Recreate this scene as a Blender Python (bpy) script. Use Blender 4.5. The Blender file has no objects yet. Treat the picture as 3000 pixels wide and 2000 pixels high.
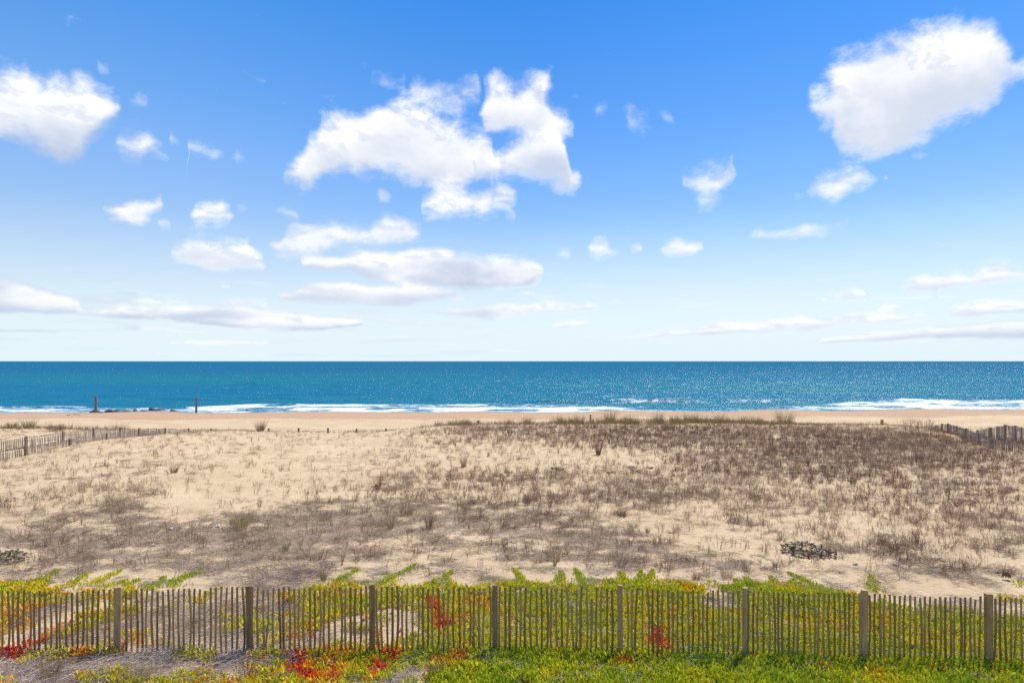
import bpy, math, random
import numpy as np

random.seed(7)
RNG = np.random.default_rng(11)
R = math.radians
scene = bpy.context.scene
C = scene.collection

# ------------------------------------------------------------------ camera
CAM_Z = 4.95
FPX, CX, HY = 2000.0, 1500.0, 1057.5          # focal length and horizon of the 3000 px photograph
cam_d = bpy.data.cameras.new('camera')
cam_d.sensor_width = 36.0
cam_d.lens = 24.0
cam_d.shift_y = 57.5 / 3000.0
cam_d.clip_start = 0.1
cam_d.clip_end = 90000
cam = bpy.data.objects.new('camera', cam_d)
C.objects.link(cam)
cam.location = (0, 0, CAM_Z)
cam.rotation_euler = (R(90), 0, 0)
scene.camera = cam

# ------------------------------------------------------------------ exposure
scene.view_settings.view_transform = 'Standard'
scene.view_settings.look = 'None'
scene.view_settings.gamma = 1.0
scene.view_settings.use_curve_mapping = False
scene.view_settings.exposure = 0.42
scene.cycles.use_denoising = False
scene.cycles.denoiser = 'OPENIMAGEDENOISE'
scene.cycles.denoising_input_passes = 'RGB_ALBEDO_NORMAL'
scene.cycles.denoising_prefilter = 'ACCURATE'
scene.cycles.max_bounces = 5
scene.cycles.diffuse_bounces = 3
scene.cycles.glossy_bounces = 2
scene.cycles.transmission_bounces = 2
scene.cycles.sample_clamp_indirect = 4.0
scene.cycles.sample_clamp_direct = 7.0
scene.render.film_transparent = False

# ------------------------------------------------------------------ sun
SUN_AZ, SUN_EL = R(37), R(61)
sun_d = bpy.data.lights.new('sun', 'SUN')
sun_d.energy = 4.2
sun_d.angle = R(0.53)
sun_d.color = (1.0, 0.955, 0.88)
sun = bpy.data.objects.new('sun', sun_d)
C.objects.link(sun)
sun.location = (20, 30, 60)
sun.rotation_euler = (R(90) - SUN_EL, 0, R(180) - SUN_AZ)

# ------------------------------------------------------------------ node helpers
def nn(nt, t, **kw):
    n = nt.nodes.new(t)
    for k, v in kw.items():
        if k.startswith('i_'):
            n.inputs[k[2:].replace('_', ' ')].default_value = v
        else:
            setattr(n, k, v)
    return n

def setin(nt, sock, v):
    if isinstance(v, bpy.types.NodeSocket):
        nt.links.new(v, sock)
    else:
        sock.default_value = v

def math_(nt, op, a, b=None, c=None, clamp=False):
    n = nt.nodes.new('ShaderNodeMath'); n.operation = op; n.use_clamp = clamp
    setin(nt, n.inputs[0], a)
    if b is not None: setin(nt, n.inputs[1], b)
    if c is not None: setin(nt, n.inputs[2], c)
    return n.outputs[0]

def smooth(nt, v, lo, hi, a=0.0, b=1.0):
    n = nt.nodes.new('ShaderNodeMapRange'); n.interpolation_type = 'SMOOTHSTEP'
    setin(nt, n.inputs[0], v); setin(nt, n.inputs[1], lo); setin(nt, n.inputs[2], hi)
    n.inputs[3].default_value = a; n.inputs[4].default_value = b
    return n.outputs[0]

def mixc(nt, f, a, b, mode='MIX'):
    n = nt.nodes.new('ShaderNodeMix'); n.data_type = 'RGBA'; n.blend_type = mode
    setin(nt, n.inputs[0], f); setin(nt, n.inputs[6], a); setin(nt, n.inputs[7], b)
    return n.outputs[2]

def noise(nt, vec, scale, detail=4, rough=0.55, dist=0.0, typ=None):
    n = nt.nodes.new('ShaderNodeTexNoise')
    if vec is not None: nt.links.new(vec, n.inputs['Vector'])
    n.inputs['Scale'].default_value = scale; n.inputs['Detail'].default_value = detail
    n.inputs['Roughness'].default_value = rough; n.inputs['Distortion'].default_value = dist
    return n

def vmul(nt, vec, s):
    n = nt.nodes.new('ShaderNodeVectorMath'); n.operation = 'MULTIPLY'
    nt.links.new(vec, n.inputs[0]); n.inputs[1].default_value = s
    return n.outputs[0]

# ------------------------------------------------------------------ sky and clouds (world)
# Each cloud: upper and lower contour as seen from the dune, in directions (azimuth, tangent of elevation),
# read off the photograph's 2352 px wide view; then base shading and solidity.
CLOUDS = [
 ([(-60,165),(0,168),(60,163),(95,180),(150,190),(210,195),(240,210),(262,235),(277,245)], [(-60,322),(0,318),(60,322),(100,348),(130,366),(185,368),(205,332),(230,300),(262,265),(277,248)], 1.0, 1),
 ([(252,345),(262,306),(300,298),(335,305),(345,325),(375,352),(380,360)], [(252,348),(270,365),(310,380),(330,352),(350,358),(380,364)], .1, .75),
 ([(290,232),(300,222),(320,224),(334,236)], [(290,236),(305,245),(320,247),(334,238)], .0, .6),
 ([(432,322),(450,320),(470,335),(510,345)], [(432,328),(450,342),(480,350),(510,352)], .0, .5),
 ([(535,358),(550,356),(566,362)], [(535,362),(550,364),(566,365)], .0, .4),
 ([(222,148),(235,143),(246,150)], [(222,160),(235,166),(246,155)], .0, .4),
 ([(388,310),(400,308),(412,316)], [(388,318),(400,322),(412,318)], .0, .45),
 ([(658,398),(680,372),(700,345),(712,312),(735,302),(724,275),(745,268),(790,262),(835,255),(855,245),(885,230),(930,228),(960,245),(1000,262),(1030,275),(1060,290),(1100,300),(1130,325)], [(658,402),(690,430),(725,432),(732,405),(800,395),(870,405),(930,420),(980,430),(1020,435),(1080,420),(1130,400)], .6, 1),
 ([(1105,240),(1118,215),(1145,190),(1180,200),(1222,182),(1262,180),(1272,200),(1277,240),(1300,245),(1322,272),(1325,285)], [(1105,285),(1130,300),(1160,306),(1200,320),(1250,330),(1290,325),(1325,290)], .5, 1),
 ([(1130,362),(1160,345),(1180,322),(1215,298),(1250,290),(1290,300),(1300,340),(1284,375),(1300,392),(1335,420)], [(1130,402),(1200,412),(1250,427),(1290,446),(1318,448),(1335,430)], .9, .9),
 ([(1090,320),(1110,310),(1130,335),(1150,372)], [(1090,412),(1110,412),(1130,408),(1150,405)], .9, .9),
 ([(940,202),(955,185),(1000,190),(1050,186),(1076,180),(1098,184),(1101,205)], [(940,212),(980,238),(1010,248),(1038,272),(1060,252),(1101,225)], .0, .5),
 ([(843,188),(880,178),(915,180),(934,168)], [(843,191),(880,198),(915,195),(934,188)], .0, .5),
 ([(960,468),(1000,440),(1030,428),(1060,440),(1100,445),(1140,437),(1165,435),(1190,455)], [(960,485),(1000,490),(1060,497),(1120,492),(1160,486),(1190,465)], .0, .9),
 ([(970,420),(1000,412),(1050,408),(1090,410)], [(970,440),(1010,452),(1050,450),(1090,432)], .3, .5),
 ([(238,478),(265,475),(290,460),(320,450),(350,458),(378,453),(383,468)], [(238,482),(270,500),(300,513),(330,513),(350,500),(383,474)], .1, .9),
 ([(362,512),(380,506),(404,510)], [(362,517),(385,525),(404,514)], .0, .6),
 ([(438,490),(455,474),(490,464),(512,461),(520,480),(538,488),(543,498)], [(438,502),(470,512),(520,512),(543,503)], .1, .9),
 ([(624,482),(650,470),(670,472),(686,490)], [(624,486),(650,496),(675,502),(686,495)], .0, .6),
 ([(856,448),(870,440),(898,458)], [(856,452),(870,468),(898,462)], .0, .5),
 ([(384,572),(415,568),(428,558),(460,553),(490,557),(540,560),(575,555),(582,578),(614,606)], [(384,578),(400,602),(450,610),(500,625),(560,622),(614,620)], .6, .9),
 ([(610,555),(648,548),(645,522),(700,526),(725,513),(760,507),(800,514),(850,520),(880,503),(925,499),(950,510),(972,535)], [(610,560),(640,582),(700,586),(760,580),(850,575),(920,568),(960,555),(972,540)], .25, .8),
 ([(690,605),(710,590),(760,590),(820,579),(900,572),(960,568),(1000,573),(1060,580),(1110,590),(1150,590),(1200,588),(1235,600),(1247,620)], [(690,612),(730,618),(800,620),(850,640),(900,655),(1000,662),(1080,668),(1160,662),(1220,650),(1247,632)], .95, 1),
 ([(625,680),(680,662),(690,648),(760,650),(850,655),(920,650),(1000,655),(1040,662),(1056,668)], [(625,684),(700,692),(780,700),(850,704),(930,702),(1000,692),(1056,675)], .75, 1),
 ([(960,712),(1010,708),(1090,706),(1110,696),(1160,694),(1230,696),(1330,699),(1385,703)], [(960,716),(1050,730),(1130,734),(1200,724),(1300,722),(1360,716),(1385,708)], .9, .85),
 ([(1255,748),(1290,736),(1330,735),(1365,740)], [(1255,753),(1290,758),(1330,757),(1365,744)], .3, .5),
 ([(-60,636),(0,640),(50,645),(90,658),(130,672),(200,700)], [(-60,712),(0,712),(100,719),(200,722)], 1.0, 1),
 ([(90,678),(180,674),(270,680),(400,688),(440,694)], [(90,692),(250,698),(400,700),(440,697)], .4, .55),
 ([(160,712),(260,705),(420,706),(480,699),(540,697),(600,703),(680,716),(780,728),(845,734)], [(160,722),(300,737),(450,747),(560,757),(680,763),(780,752),(845,740)], 1.0, .95),
 ([(100,736),(200,733),(330,738),(430,741)], [(100,740),(200,743),(330,747),(430,745)], .2, .35),
 ([(740,712),(880,724),(1000,738),(1100,746)], [(740,722),(880,742),(1000,752),(1100,750)], .3, .2),
 ([(1347,568),(1360,555),(1385,549),(1400,558),(1402,572),(1430,575)], [(1347,576),(1370,591),(1400,590),(1430,582)], .15, .85),
 ([(1442,568),(1460,562),(1482,572)], [(1442,580),(1460,586),(1482,578)], .1, .6),
 ([(1512,573),(1528,560),(1545,545),(1570,543),(1580,557),(1612,566)], [(1512,578),(1560,588),(1600,583),(1612,574)], .25, .8),
 ([(1426,246),(1437,250),(1445,268),(1470,266),(1492,285)], [(1426,262),(1440,295),(1465,320),(1485,322),(1492,302)], .0, .55),
 ([(1570,415),(1600,400),(1625,385),(1660,385),(1682,378),(1688,400)], [(1570,425),(1590,450),(1600,468),(1640,466),(1672,440),(1688,412)], .0, .6),
 ([(1718,540),(1740,530),(1755,524),(1770,531),(1800,533),(1850,517),(1890,520),(1920,521),(1950,516)], [(1718,545),(1760,552),(1830,552),(1850,540),(1880,542),(1920,535),(1950,526)], .1, .5),
 ([(1850,432),(1880,410),(1900,402),(1940,383),(1970,377),(2000,381),(2007,400)], [(1850,450),(1890,458),(1925,462),(1950,442),(1985,430),(2007,415)], .1, .8),
 ([(1826,442),(1840,436),(1852,442)], [(1826,448),(1840,452),(1852,448)], .0, .45),
 ([(2008,400),(2030,395),(2038,412)], [(2008,420),(2030,428),(2038,418)], .0, .45),
 ([(1852,240),(1890,215),(1925,190),(1920,165),(1950,120),(1990,105),(2020,85),(2080,65),(2130,50),(2200,48),(2260,44),(2310,52),(2330,100),(2352,135),(2440,150)], [(1852,250),(1885,282),(1910,300),(1905,332),(1950,348),(2000,366),(2030,368),(2080,345),(2120,325),(2160,285),(2200,268),(2260,255),(2310,215),(2352,165),(2440,160)], .7, 1),
 ([(2088,354),(2110,350),(2132,354)], [(2088,357),(2110,361),(2132,358)], .0, .2),
 ([(2055,668),(2090,640),(2130,625),(2180,628),(2230,630),(2260,610),(2300,605),(2352,620),(2440,618)], [(2055,672),(2100,677),(2160,666),(2220,655),(2280,650),(2352,637),(2440,640)], .8, .9),
 ([(1885,686),(1930,670),(1970,662),(1998,673)], [(1885,690),(1950,693),(1990,688),(1998,680)], .25, .6),
 ([(2168,722),(2190,705),(2240,697),(2300,694),(2440,696)], [(2168,728),(2230,729),(2300,716),(2440,712)], .8, .9),
 ([(2008,712),(2025,698),(2042,692),(2072,708)], [(2008,717),(2040,719),(2072,714)], .2, .7),
 ([(1380,778),(1500,765),(1650,742),(1800,736),(1830,722),(1880,728),(1960,718),(2040,720),(2140,714)], [(1380,783),(1550,772),(1700,767),(1850,763),(1950,747),(2050,742),(2140,726)], .9, .75),
 ([(1880,782),(2000,765),(2100,755),(2200,745),(2290,733),(2440,738)], [(1880,789),(2050,787),(2200,777),(2300,774),(2440,770)], .9, .75),
 ([(380,784),(500,778),(640,784)], [(380,790),(500,794),(640,789)], .3, .4),
 ([(1275,580),(1290,576),(1318,584)], [(1275,586),(1290,592),(1318,588)], .0, .4),
 ([(1310,205),(1325,200),(1338,215)], [(1310,222),(1325,232),(1338,222)], .0, .35),
 ([(1360,240),(1375,232),(1392,245)], [(1360,250),(1375,258),(1392,252)], .0, .35),
 ([(1510,268),(1525,266),(1545,272)], [(1510,272),(1525,275),(1545,275)], .0, .35),
 ([(1160,490),(1175,484),(1190,492)], [(1160,500),(1175,510),(1190,500)], .0, .5),
 ([(548,478),(562,472),(576,480)], [(548,484),(562,488),(576,484)], .0, .45),
 ([(500,656),(516,652),(536,657)], [(500,660),(516,662),(536,660)], .0, .5),
 ([(1030,686),(1048,682),(1078,685)], [(1030,690),(1048,693),(1078,689)], .2, .6),
 ([(1180,672),(1200,668),(1232,672)], [(1180,676),(1200,679),(1232,676)], .3, .5),
 ([(20,150),(60,156),(120,172)], [(20,158),(60,162),(120,180)], .0, .3),
 ([(1400,690),(1418,687),(1440,691)], [(1400,694),(1418,696),(1440,694)], .1, .5),
]
F2, CX2, HY2 = 1568.0, 1176.0, 829.0
AZ0, AZ1 = math.atan((-40 - CX2) / F2), math.atan((2400 - CX2) / F2)
NS = 257
az_s = np.linspace(AZ0, AZ1, NS)
xs_s = CX2 + F2 * np.tan(az_s)
layers = []
for top, bot, shade, solid in CLOUDS:
    x0, x1 = top[0][0], top[-1][0]
    placed = None
    for L in layers:
        if all(x1 < a - 22 or x0 > b + 22 for a, b in L['iv']):
            placed = L; break
    if placed is None:
        placed = {'iv': [], 'c': np.full(NS, np.nan), 'd': np.full(NS, 1e9), 'h': np.full(NS, -.05), 's': np.zeros(NS), 'o': np.full(NS, .5)}
        layers.append(placed)
    placed['iv'].append((x0, x1))
    yt = np.interp(xs_s, [p[0] for p in top], [p[1] for p in top])
    yb = np.interp(xs_s, [p[0] for p in bot], [p[1] for p in bot])
    k = np.cos(az_s)
    tt, tb = (HY2 - yt) / F2 * k, (HY2 - yb) / F2 * k
    out = np.maximum(np.maximum(x0 - xs_s, xs_s - x1), 0) / F2
    m = out < placed['d']
    # the shorter distance to this cloud wins in the gaps
    placed['d'] = np.where(m, out, placed['d'])
    placed['c'] = np.where(m, (tt + tb) / 2, placed['c'])
    placed['h'] = np.where(m, np.where(out > 0, np.maximum(-.14, np.abs(tt - tb) / 2 * 0.3 - .003 - out * 4), np.abs(tt - tb) / 2), placed['h'])
    placed['s'] = np.where(m, shade, placed['s'])
    placed['o'] = np.where(m, solid, placed['o'])

def curve_from(nt, fac, a, b, c):
    """three functions of fac (0..1) given as NS samples in 0..1"""
    n = nt.nodes.new('ShaderNodeRGBCurve')
    mp = n.mapping; mp.use_clip = False
    for ch, arr in zip((0, 1, 2), (a, b, c)):
        cv = mp.curves[ch]
        keep = [0]
        for i in range(1, NS - 1):
            if i % 2 == 0: keep.append(i)
        keep.append(NS - 1)
        while len(cv.points) < len(keep): cv.points.new(.5, .5)
        for p, i in zip(cv.points, keep):
            p.location = (i / (NS - 1), float(arr[i])); p.handle_type = 'VECTOR'
    mp.update()
    cmb = nt.nodes.new('ShaderNodeCombineColor')
    for i in range(3): nt.links.new(fac, cmb.inputs[i])
    nt.links.new(cmb.outputs[0], n.inputs['Color'])
    sp = nt.nodes.new('ShaderNodeSeparateColor')
    nt.links.new(n.outputs[0], sp.inputs[0])
    return sp.outputs[0], sp.outputs[1], sp.outputs[2]

world = bpy.data.worlds.new('World')
scene.world = world
world.use_nodes = True
wt = world.node_tree
wt.nodes.clear()
w_out = wt.nodes.new('ShaderNodeOutputWorld')
w_bg = wt.nodes.new('ShaderNodeBackground')
w_bg.inputs['Strength'].default_value = 0.12
wt.links.new(w_bg.outputs[0], w_out.inputs[0])
sky = wt.nodes.new('ShaderNodeTexSky')
sky.sky_type = 'NISHITA'
sky.sun_disc = False
sky.sun_elevation = SUN_EL
sky.sun_rotation = SUN_AZ
sky.altitude = 0
sky.air_density = 1.0
sky.dust_density = 0.25
sky.ozone_density = 1.6
tc = wt.nodes.new('ShaderNodeTexCoord')
sepd = wt.nodes.new('ShaderNodeSeparateXYZ')
wt.links.new(tc.outputs['Generated'], sepd.inputs[0])
dx, dy, dz = sepd.outputs
az = math_(wt, 'ARCTAN2', dx, dy)
hr = math_(wt, 'SQRT', math_(wt, 'ADD', math_(wt, 'MULTIPLY', dx, dx), math_(wt, 'MULTIPLY_ADD', dy, dy, 1e-6)))
tel = math_(wt, 'DIVIDE', dz, hr)
# cloud noise space: clouds far off (low) are squeezed flat
cv = wt.nodes.new('ShaderNodeCombineXYZ')
tl = math_(wt, 'LOGARITHM', math_(wt, 'ADD', math_(wt, 'MAXIMUM', tel, -.02), .12), 2.718)
wt.links.new(az, cv.inputs[0]); wt.links.new(math_(wt, 'MULTIPLY', tl, .62), cv.inputs[1])
cvec = cv.outputs[0]
amp = math_(wt, 'MULTIPLY_ADD', math_(wt, 'MAXIMUM', tel, 0.0), .062, .0018)
wn = noise(wt, cvec, 9.0, 2, .5)
wsub = wt.nodes.new('ShaderNodeVectorMath'); wsub.operation = 'SUBTRACT'
wt.links.new(wn.outputs['Color'], wsub.inputs[0]); wsub.inputs[1].default_value = (.5, .5, .5)
wsep = wt.nodes.new('ShaderNodeSeparateXYZ'); wt.links.new(wsub.outputs[0], wsep.inputs[0])
azw = math_(wt, 'ADD', az, math_(wt, 'MULTIPLY', wsep.outputs[0], math_(wt, 'MULTIPLY', amp, 1.6)))
telw = math_(wt, 'ADD', tel, math_(wt, 'MULTIPLY', wsep.outputs[1], math_(wt, 'MULTIPLY', amp, 1.0)))
un = math_(wt, 'PINGPONG', math_(wt, 'DIVIDE', math_(wt, 'SUBTRACT', azw, AZ0), AZ1 - AZ0), 1.0)
fb = noise(wt, cvec, 15.0, 8, .62, .15)
fbn = math_(wt, 'MULTIPLY', math_(wt, 'SUBTRACT', fb.outputs[0], .5), math_(wt, 'MULTIPLY', amp, 4.0))
big = noise(wt, cvec, 7.0, 4, .55, .2)
shade_n = math_(wt, 'MULTIPLY', math_(wt, 'SUBTRACT', big.outputs[0], .5), 2.2)
# billows: compare the cloud's texture with the same texture a little nearer the sun
shv = wt.nodes.new('ShaderNodeVectorMath'); shv.operation = 'ADD'
wt.links.new(cvec, shv.inputs[0]); shv.inputs[1].default_value = (.010, .016, 0)
fb2 = noise(wt, shv.outputs[0], 15.0, 5, .58, .15)
billow = smooth(wt, math_(wt, 'SUBTRACT', fb2.outputs[0], fb.outputs[0]), -.03, .13)
alpha = None; shade = None
for L in layers:
    c_ = np.nan_to_num(L['c'], nan=.2)
    r_, g_, b_ = curve_from(wt, un, c_, L['h'] + .2, L['s'])
    h = math_(wt, 'SUBTRACT', g_, .2)
    rel = math_(wt, 'SUBTRACT', telw, r_)
    d = math_(wt, 'SUBTRACT', h, math_(wt, 'ABSOLUTE', rel))
    dn = math_(wt, 'ADD', d, fbn)
    L['nodes'] = (dn, rel, h, b_)
# solidity on its own curves (three layers per node)
sol = []
for i in range(0, len(layers), 3):
    grp = [layers[j]['o'] if j < len(layers) else layers[i]['o'] for j in (i, i + 1, i + 2)]
    sol += list(curve_from(wt, un, *grp))
for i, L in enumerate(layers):
    dn, rel, h, b_ = L['nodes']
    s_amt = b_
    hi = math_(wt, 'MULTIPLY', amp, math_(wt, 'SUBTRACT', 2.05, sol[i]))
    a0 = smooth(wt, dn, math_(wt, 'MULTIPLY', amp, math_(wt, 'MULTIPLY_ADD', sol[i], -.45, -.25)), hi)
    a = math_(wt, 'MULTIPLY', a0, math_(wt, 'MULTIPLY_ADD', sol[i], .45, .55))
    # flat grey underside: position within the cloud
    pos = math_(wt, 'DIVIDE', rel, math_(wt, 'MAXIMUM', h, .004))
    under = math_(wt, 'ADD', math_(wt, 'MULTIPLY', pos, -.55), shade_n)
    sh = math_(wt, 'MULTIPLY', smooth(wt, under, -.45, .6), s_amt)
    if alpha is None:
        alpha, shade = a, sh
    else:
        m = wt.nodes.new('ShaderNodeMix'); m.data_type = 'FLOAT'
        wt.links.new(a, m.inputs[0]); wt.links.new(shade, m.inputs[2]); wt.links.new(sh, m.inputs[3])
        shade = m.outputs[0]
        alpha = math_(wt, 'SUBTRACT', math_(wt, 'ADD', alpha, a), math_(wt, 'MULTIPLY', alpha, a))
# scraps and low far-off streaks everywhere
v2 = vmul(wt, cvec, (1.0, 3.2, 1.0))
sc = noise(wt, v2, 7.0, 6, .6, .3)
low = smooth(wt, tel, .16, .03)
st = math_(wt, 'MULTIPLY', smooth(wt, sc.outputs[0], .53, .72), math_(wt, 'MULTIPLY', low, .6))
scr = math_(wt, 'MULTIPLY', smooth(wt, fb.outputs[0], .64, .78), .35)
scr = math_(wt, 'MULTIPLY', scr, smooth(wt, big.outputs[0], .5, .62))
extra = math_(wt, 'MAXIMUM', st, scr)
alpha = math_(wt, 'SUBTRACT', math_(wt, 'ADD', alpha, extra), math_(wt, 'MULTIPLY', alpha, extra))
# fade clouds below the horizon
alpha = math_(wt, 'MULTIPLY', alpha, smooth(wt, tel, 0.0, .012))
lit = mixc(wt, smooth(wt, fb.outputs[0], .38, .62), (6.05, 6.2, 6.5, 1), (6.7, 6.7, 6.7, 1))
ccol = mixc(wt, math_(wt, 'MAXIMUM', shade, math_(wt, 'MULTIPLY', billow, .42)), lit, (3.35, 3.9, 5.0, 1))
# photograph's colour rendering of the clear sky: deeper blue overhead, pale sea haze low down
hs = wt.nodes.new('ShaderNodeHueSaturation')
hs.inputs['Saturation'].default_value = 1.22
wt.links.new(sky.outputs[0], hs.inputs['Color'])
ramp = wt.nodes.new('ShaderNodeValToRGB')
rp = [(0, (.8, .8, .95)), (.104, (.80, .76, .86)), (.177, (.80, .81, .88)), (.265, (.66, .78, .93)), (.353, (.50, .74, .96)), (.524, (.27, .68, 1.0)), (.9, (.22, .62, 1.0))]
while len(ramp.color_ramp.elements) < len(rp): ramp.color_ramp.elements.new(.5)
for e, (p, c) in zip(ramp.color_ramp.elements, rp): e.position = p; e.color = (*c, 1)
wt.links.new(tel, ramp.inputs[0])
tint = mixc(wt, 1.0, hs.outputs[0], ramp.outputs[0], 'MULTIPLY')
east = math_(wt, 'SUBTRACT', 0.0, math_(wt, 'SINE', az))
tint = mixc(wt, math_(wt, 'MULTIPLY', smooth(wt, east, -.1, .7, 0, 1), smooth(wt, tel, .05, .34)), tint, mixc(wt, 1.0, tint, (1.8, 1.38, 1.17, 1), 'MULTIPLY'))
tint = mixc(wt, smooth(wt, tel, .23, -.01, 0, 1), tint, (4.9, 5.75, 6.15, 1))
fin = mixc(wt, alpha, tint, ccol)
wt.links.new(fin, w_bg.inputs['Color'])
world.cycles.sampling_method = 'MANUAL'
world.cycles.sample_map_resolution = 512

# ------------------------------------------------------------------ numpy helpers
_HT = {}
def vnoise(x, y, s=0):
    x = np.asarray(x, float); y = np.asarray(y, float)
    x, y = np.broadcast_arrays(x, y)
    if s not in _HT: _HT[s] = np.random.default_rng(1000 + s).random((257, 257)).astype(np.float64)
    T = _HT[s]
    fx0, fy0 = np.floor(x), np.floor(y)
    fx = x - fx0; fy = y - fy0
    ix = fx0.astype(np.int32) & 255; iy = fy0.astype(np.int32) & 255
    jx = (ix + 1) & 255; jy = (iy + 1) & 255
    fx = fx * fx * (3 - 2 * fx); fy = fy * fy * (3 - 2 * fy)
    a = T[iy, ix]; c = T[jy, ix]
    a = a + (T[iy, jx] - a) * fx; c = c + (T[jy, jx] - c) * fx
    return a + (c - a) * fy

def fbm(x, y, s=0, o=4, g=.5):
    t, a, n = 0, 1.0, 0
    for i in range(o):
        t = t + a * vnoise(x * 2 ** i + 17.3 * i, y * 2 ** i - 9.1 * i, s + i); n += a; a *= g
    return t / n

def sstep(a, b, x):
    t = np.clip((x - a) / (b - a), 0, 1); return t * t * (3 - 2 * t)

def to_px(X, Y, Z):
    return CX + FPX * X / Y, HY + FPX * (CAM_Z - Z) / Y

def at(px, py, D):
    """a point of the place at distance D along the direction seen at photograph pixel px, py"""
    return ((px - CX) / FPX * D, D, CAM_Z - (py - HY) / FPX * D)

# ------------------------------------------------------------------ terrain height
CTRL = []
def cp(px, py, D): CTRL.append(at(px, py, D))
for px, py in ((-300,1900),(0,1903),(345,1908),(728,1908),(1088,1914),(1450,1910),(1815,1918),(2183,1925),(2533,1930),(2895,1940),(3300,1945)): cp(px, py, 11.7)
def cz(u, D, z): CTRL.append((u * D, D, z))       # u = tangent of azimuth
for u, z in ((-.9,.02),(-.5,-.03),(0,-.08),(.5,-.2),(.9,-.25)): cz(u, 9.5, z); cz(u, 5, z - .05)
for u, z in ((-.9,.12),(-.6,.1),(-.25,.04),(0,.02),(.3,-.02),(.6,-.06),(.9,-.1)): cz(u, 14.5, z)
for u, z in ((-.9,.15),(-.6,.08),(-.25,.05),(0,-.02),(.3,.02),(.6,.06),(.9,.1)): cz(u, 19, z)
for u, z in ((-.95,.3),(-.62,.30),(-.4,.15),(-.2,-.02),(0,0),(.25,.08),(.6,.12),(.9,.2)): cz(u, 26, z)
for u, z in ((-.95,.45),(-.5,.26),(-.35,.05),(-.25,-.04),(-.1,.08),(.15,.14),(.45,.28),(.62,.3),(.78,.45),(.95,.5)): cz(u, 33, z)
for u, z in ((-.42,.2),(-.3,.05),(-.18,.0),(-.02,.24),(.2,.34),(.45,.38)): cz(u, 41, z)
for p in ((-200,1355,32),(0,1350,33),(75,1334,34),(205,1304,37),(312,1285,40),(407,1278,43),(484,1272,46),(553,1266,48),(638,1265,50),(750,1263,51),(900,1267,51),(1000,1268,51),(1080,1265,51),(1200,1256,51),(1300,1248,51),(1400,1244,50),(1500,1243,50),(1700,1243,50),(2000,1243,49),(2200,1243,49),(2400,1246,49),(2600,1247,49),(2720,1256,48),(2760,1266,47),(2830,1290,42),(2867,1299,39),(2904,1308,37),(3000,1326,34),(3100,1335,32)): cp(*p)
# path hollow and mound behind the left fence
for p in ((0,1342,41),(185,1312,44),(352,1292,49),(485,1275,53),(-300,1370,38)): cp(*p)
for p in ((0,1252,60),(85,1251,60),(165,1262,58),(230,1268,57),(-200,1250,60),(0,1290,50),(120,1285,52)): cp(*p)
# hollow behind right fence
for p in ((2890,1291,46),(2950,1291,44),(3000,1300,42),(3100,1312,41),(3000,1285,50)): cp(*p)
for u, z in ((-.48,-.95),(-.38,-1.1),(-.2,-1.0),(0,-.7),(.14,-.1),(.27,-.05),(.40,-.35),(.55,-.75),(.72,-.8),(.9,-.9)): cz(u, 58, z)
for p in ((1790,1240,54),(2060,1237,54),(2150,1238,54),(2290,1244,53)): cp(*p)
CTRL = np.array(CTRL)
def warp(X, Y):
    Xc = np.clip(X, -48, 48); Yc = np.clip(Y, 3, 62)
    return Xc / 10, Yc / 10
def tps_fit(P):
    x, y = warp(P[:, 0], P[:, 1]); n = len(x)
    r2 = (x[:, None] - x) ** 2 + (y[:, None] - y) ** 2
    K = .5 * r2 * np.log(r2 + 1e-9) + np.eye(n) * 0.004
    A = np.zeros((n + 3, n + 3)); A[:n, :n] = K
    Q = np.c_[np.ones(n), x, y]; A[:n, n:] = Q; A[n:, :n] = Q.T
    return x, y, np.linalg.solve(A, np.r_[P[:, 2], 0, 0, 0])
TX, TY, TWT = tps_fit(CTRL)
GSX, GSY = np.arange(-48, 48.01, .3), np.arange(3, 62.01, .3)
def _tab():
    gx, gy = np.meshgrid(GSX, GSY); x, y = warp(gx.ravel(), gy.ravel()); out = []
    for s in range(0, len(x), 8000):
        r2 = (x[s:s + 8000, None] - TX) ** 2 + (y[s:s + 8000, None] - TY) ** 2
        out.append((.5 * r2 * np.log(r2 + 1e-9)) @ TWT[:-3] + TWT[-3] + TWT[-2] * x[s:s + 8000] + TWT[-1] * y[s:s + 8000])
    return np.concatenate(out).reshape(gx.shape)
HTAB = _tab()
SHORE = np.array([(-500,1207),(0,1207.5),(300,1207.5),(430,1204),(520,1204),(600,1208),(740,1208.5),(900,1204),(1050,1206),(1300,1207),(1400,1204),(1550,1207),(1700,1206),(1800,1200.5),(1950,1204),(2130,1205),(2250,1199),(2480,1203.5),(2570,1200),(2720,1197),(2840,1197.5),(2920,1200),(3000,1198),(3500,1202)])
SH_X = (SHORE[:, 0] - CX) / FPX * 110; SH_D = 8.0 * FPX / (SHORE[:, 1] - HY)
SEA_Z = CAM_Z - 8.0
def shore_d(X): return np.interp(X, SH_X, SH_D) + .5 * np.sin(X * .13) * (np.abs(X) > 90)

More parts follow.
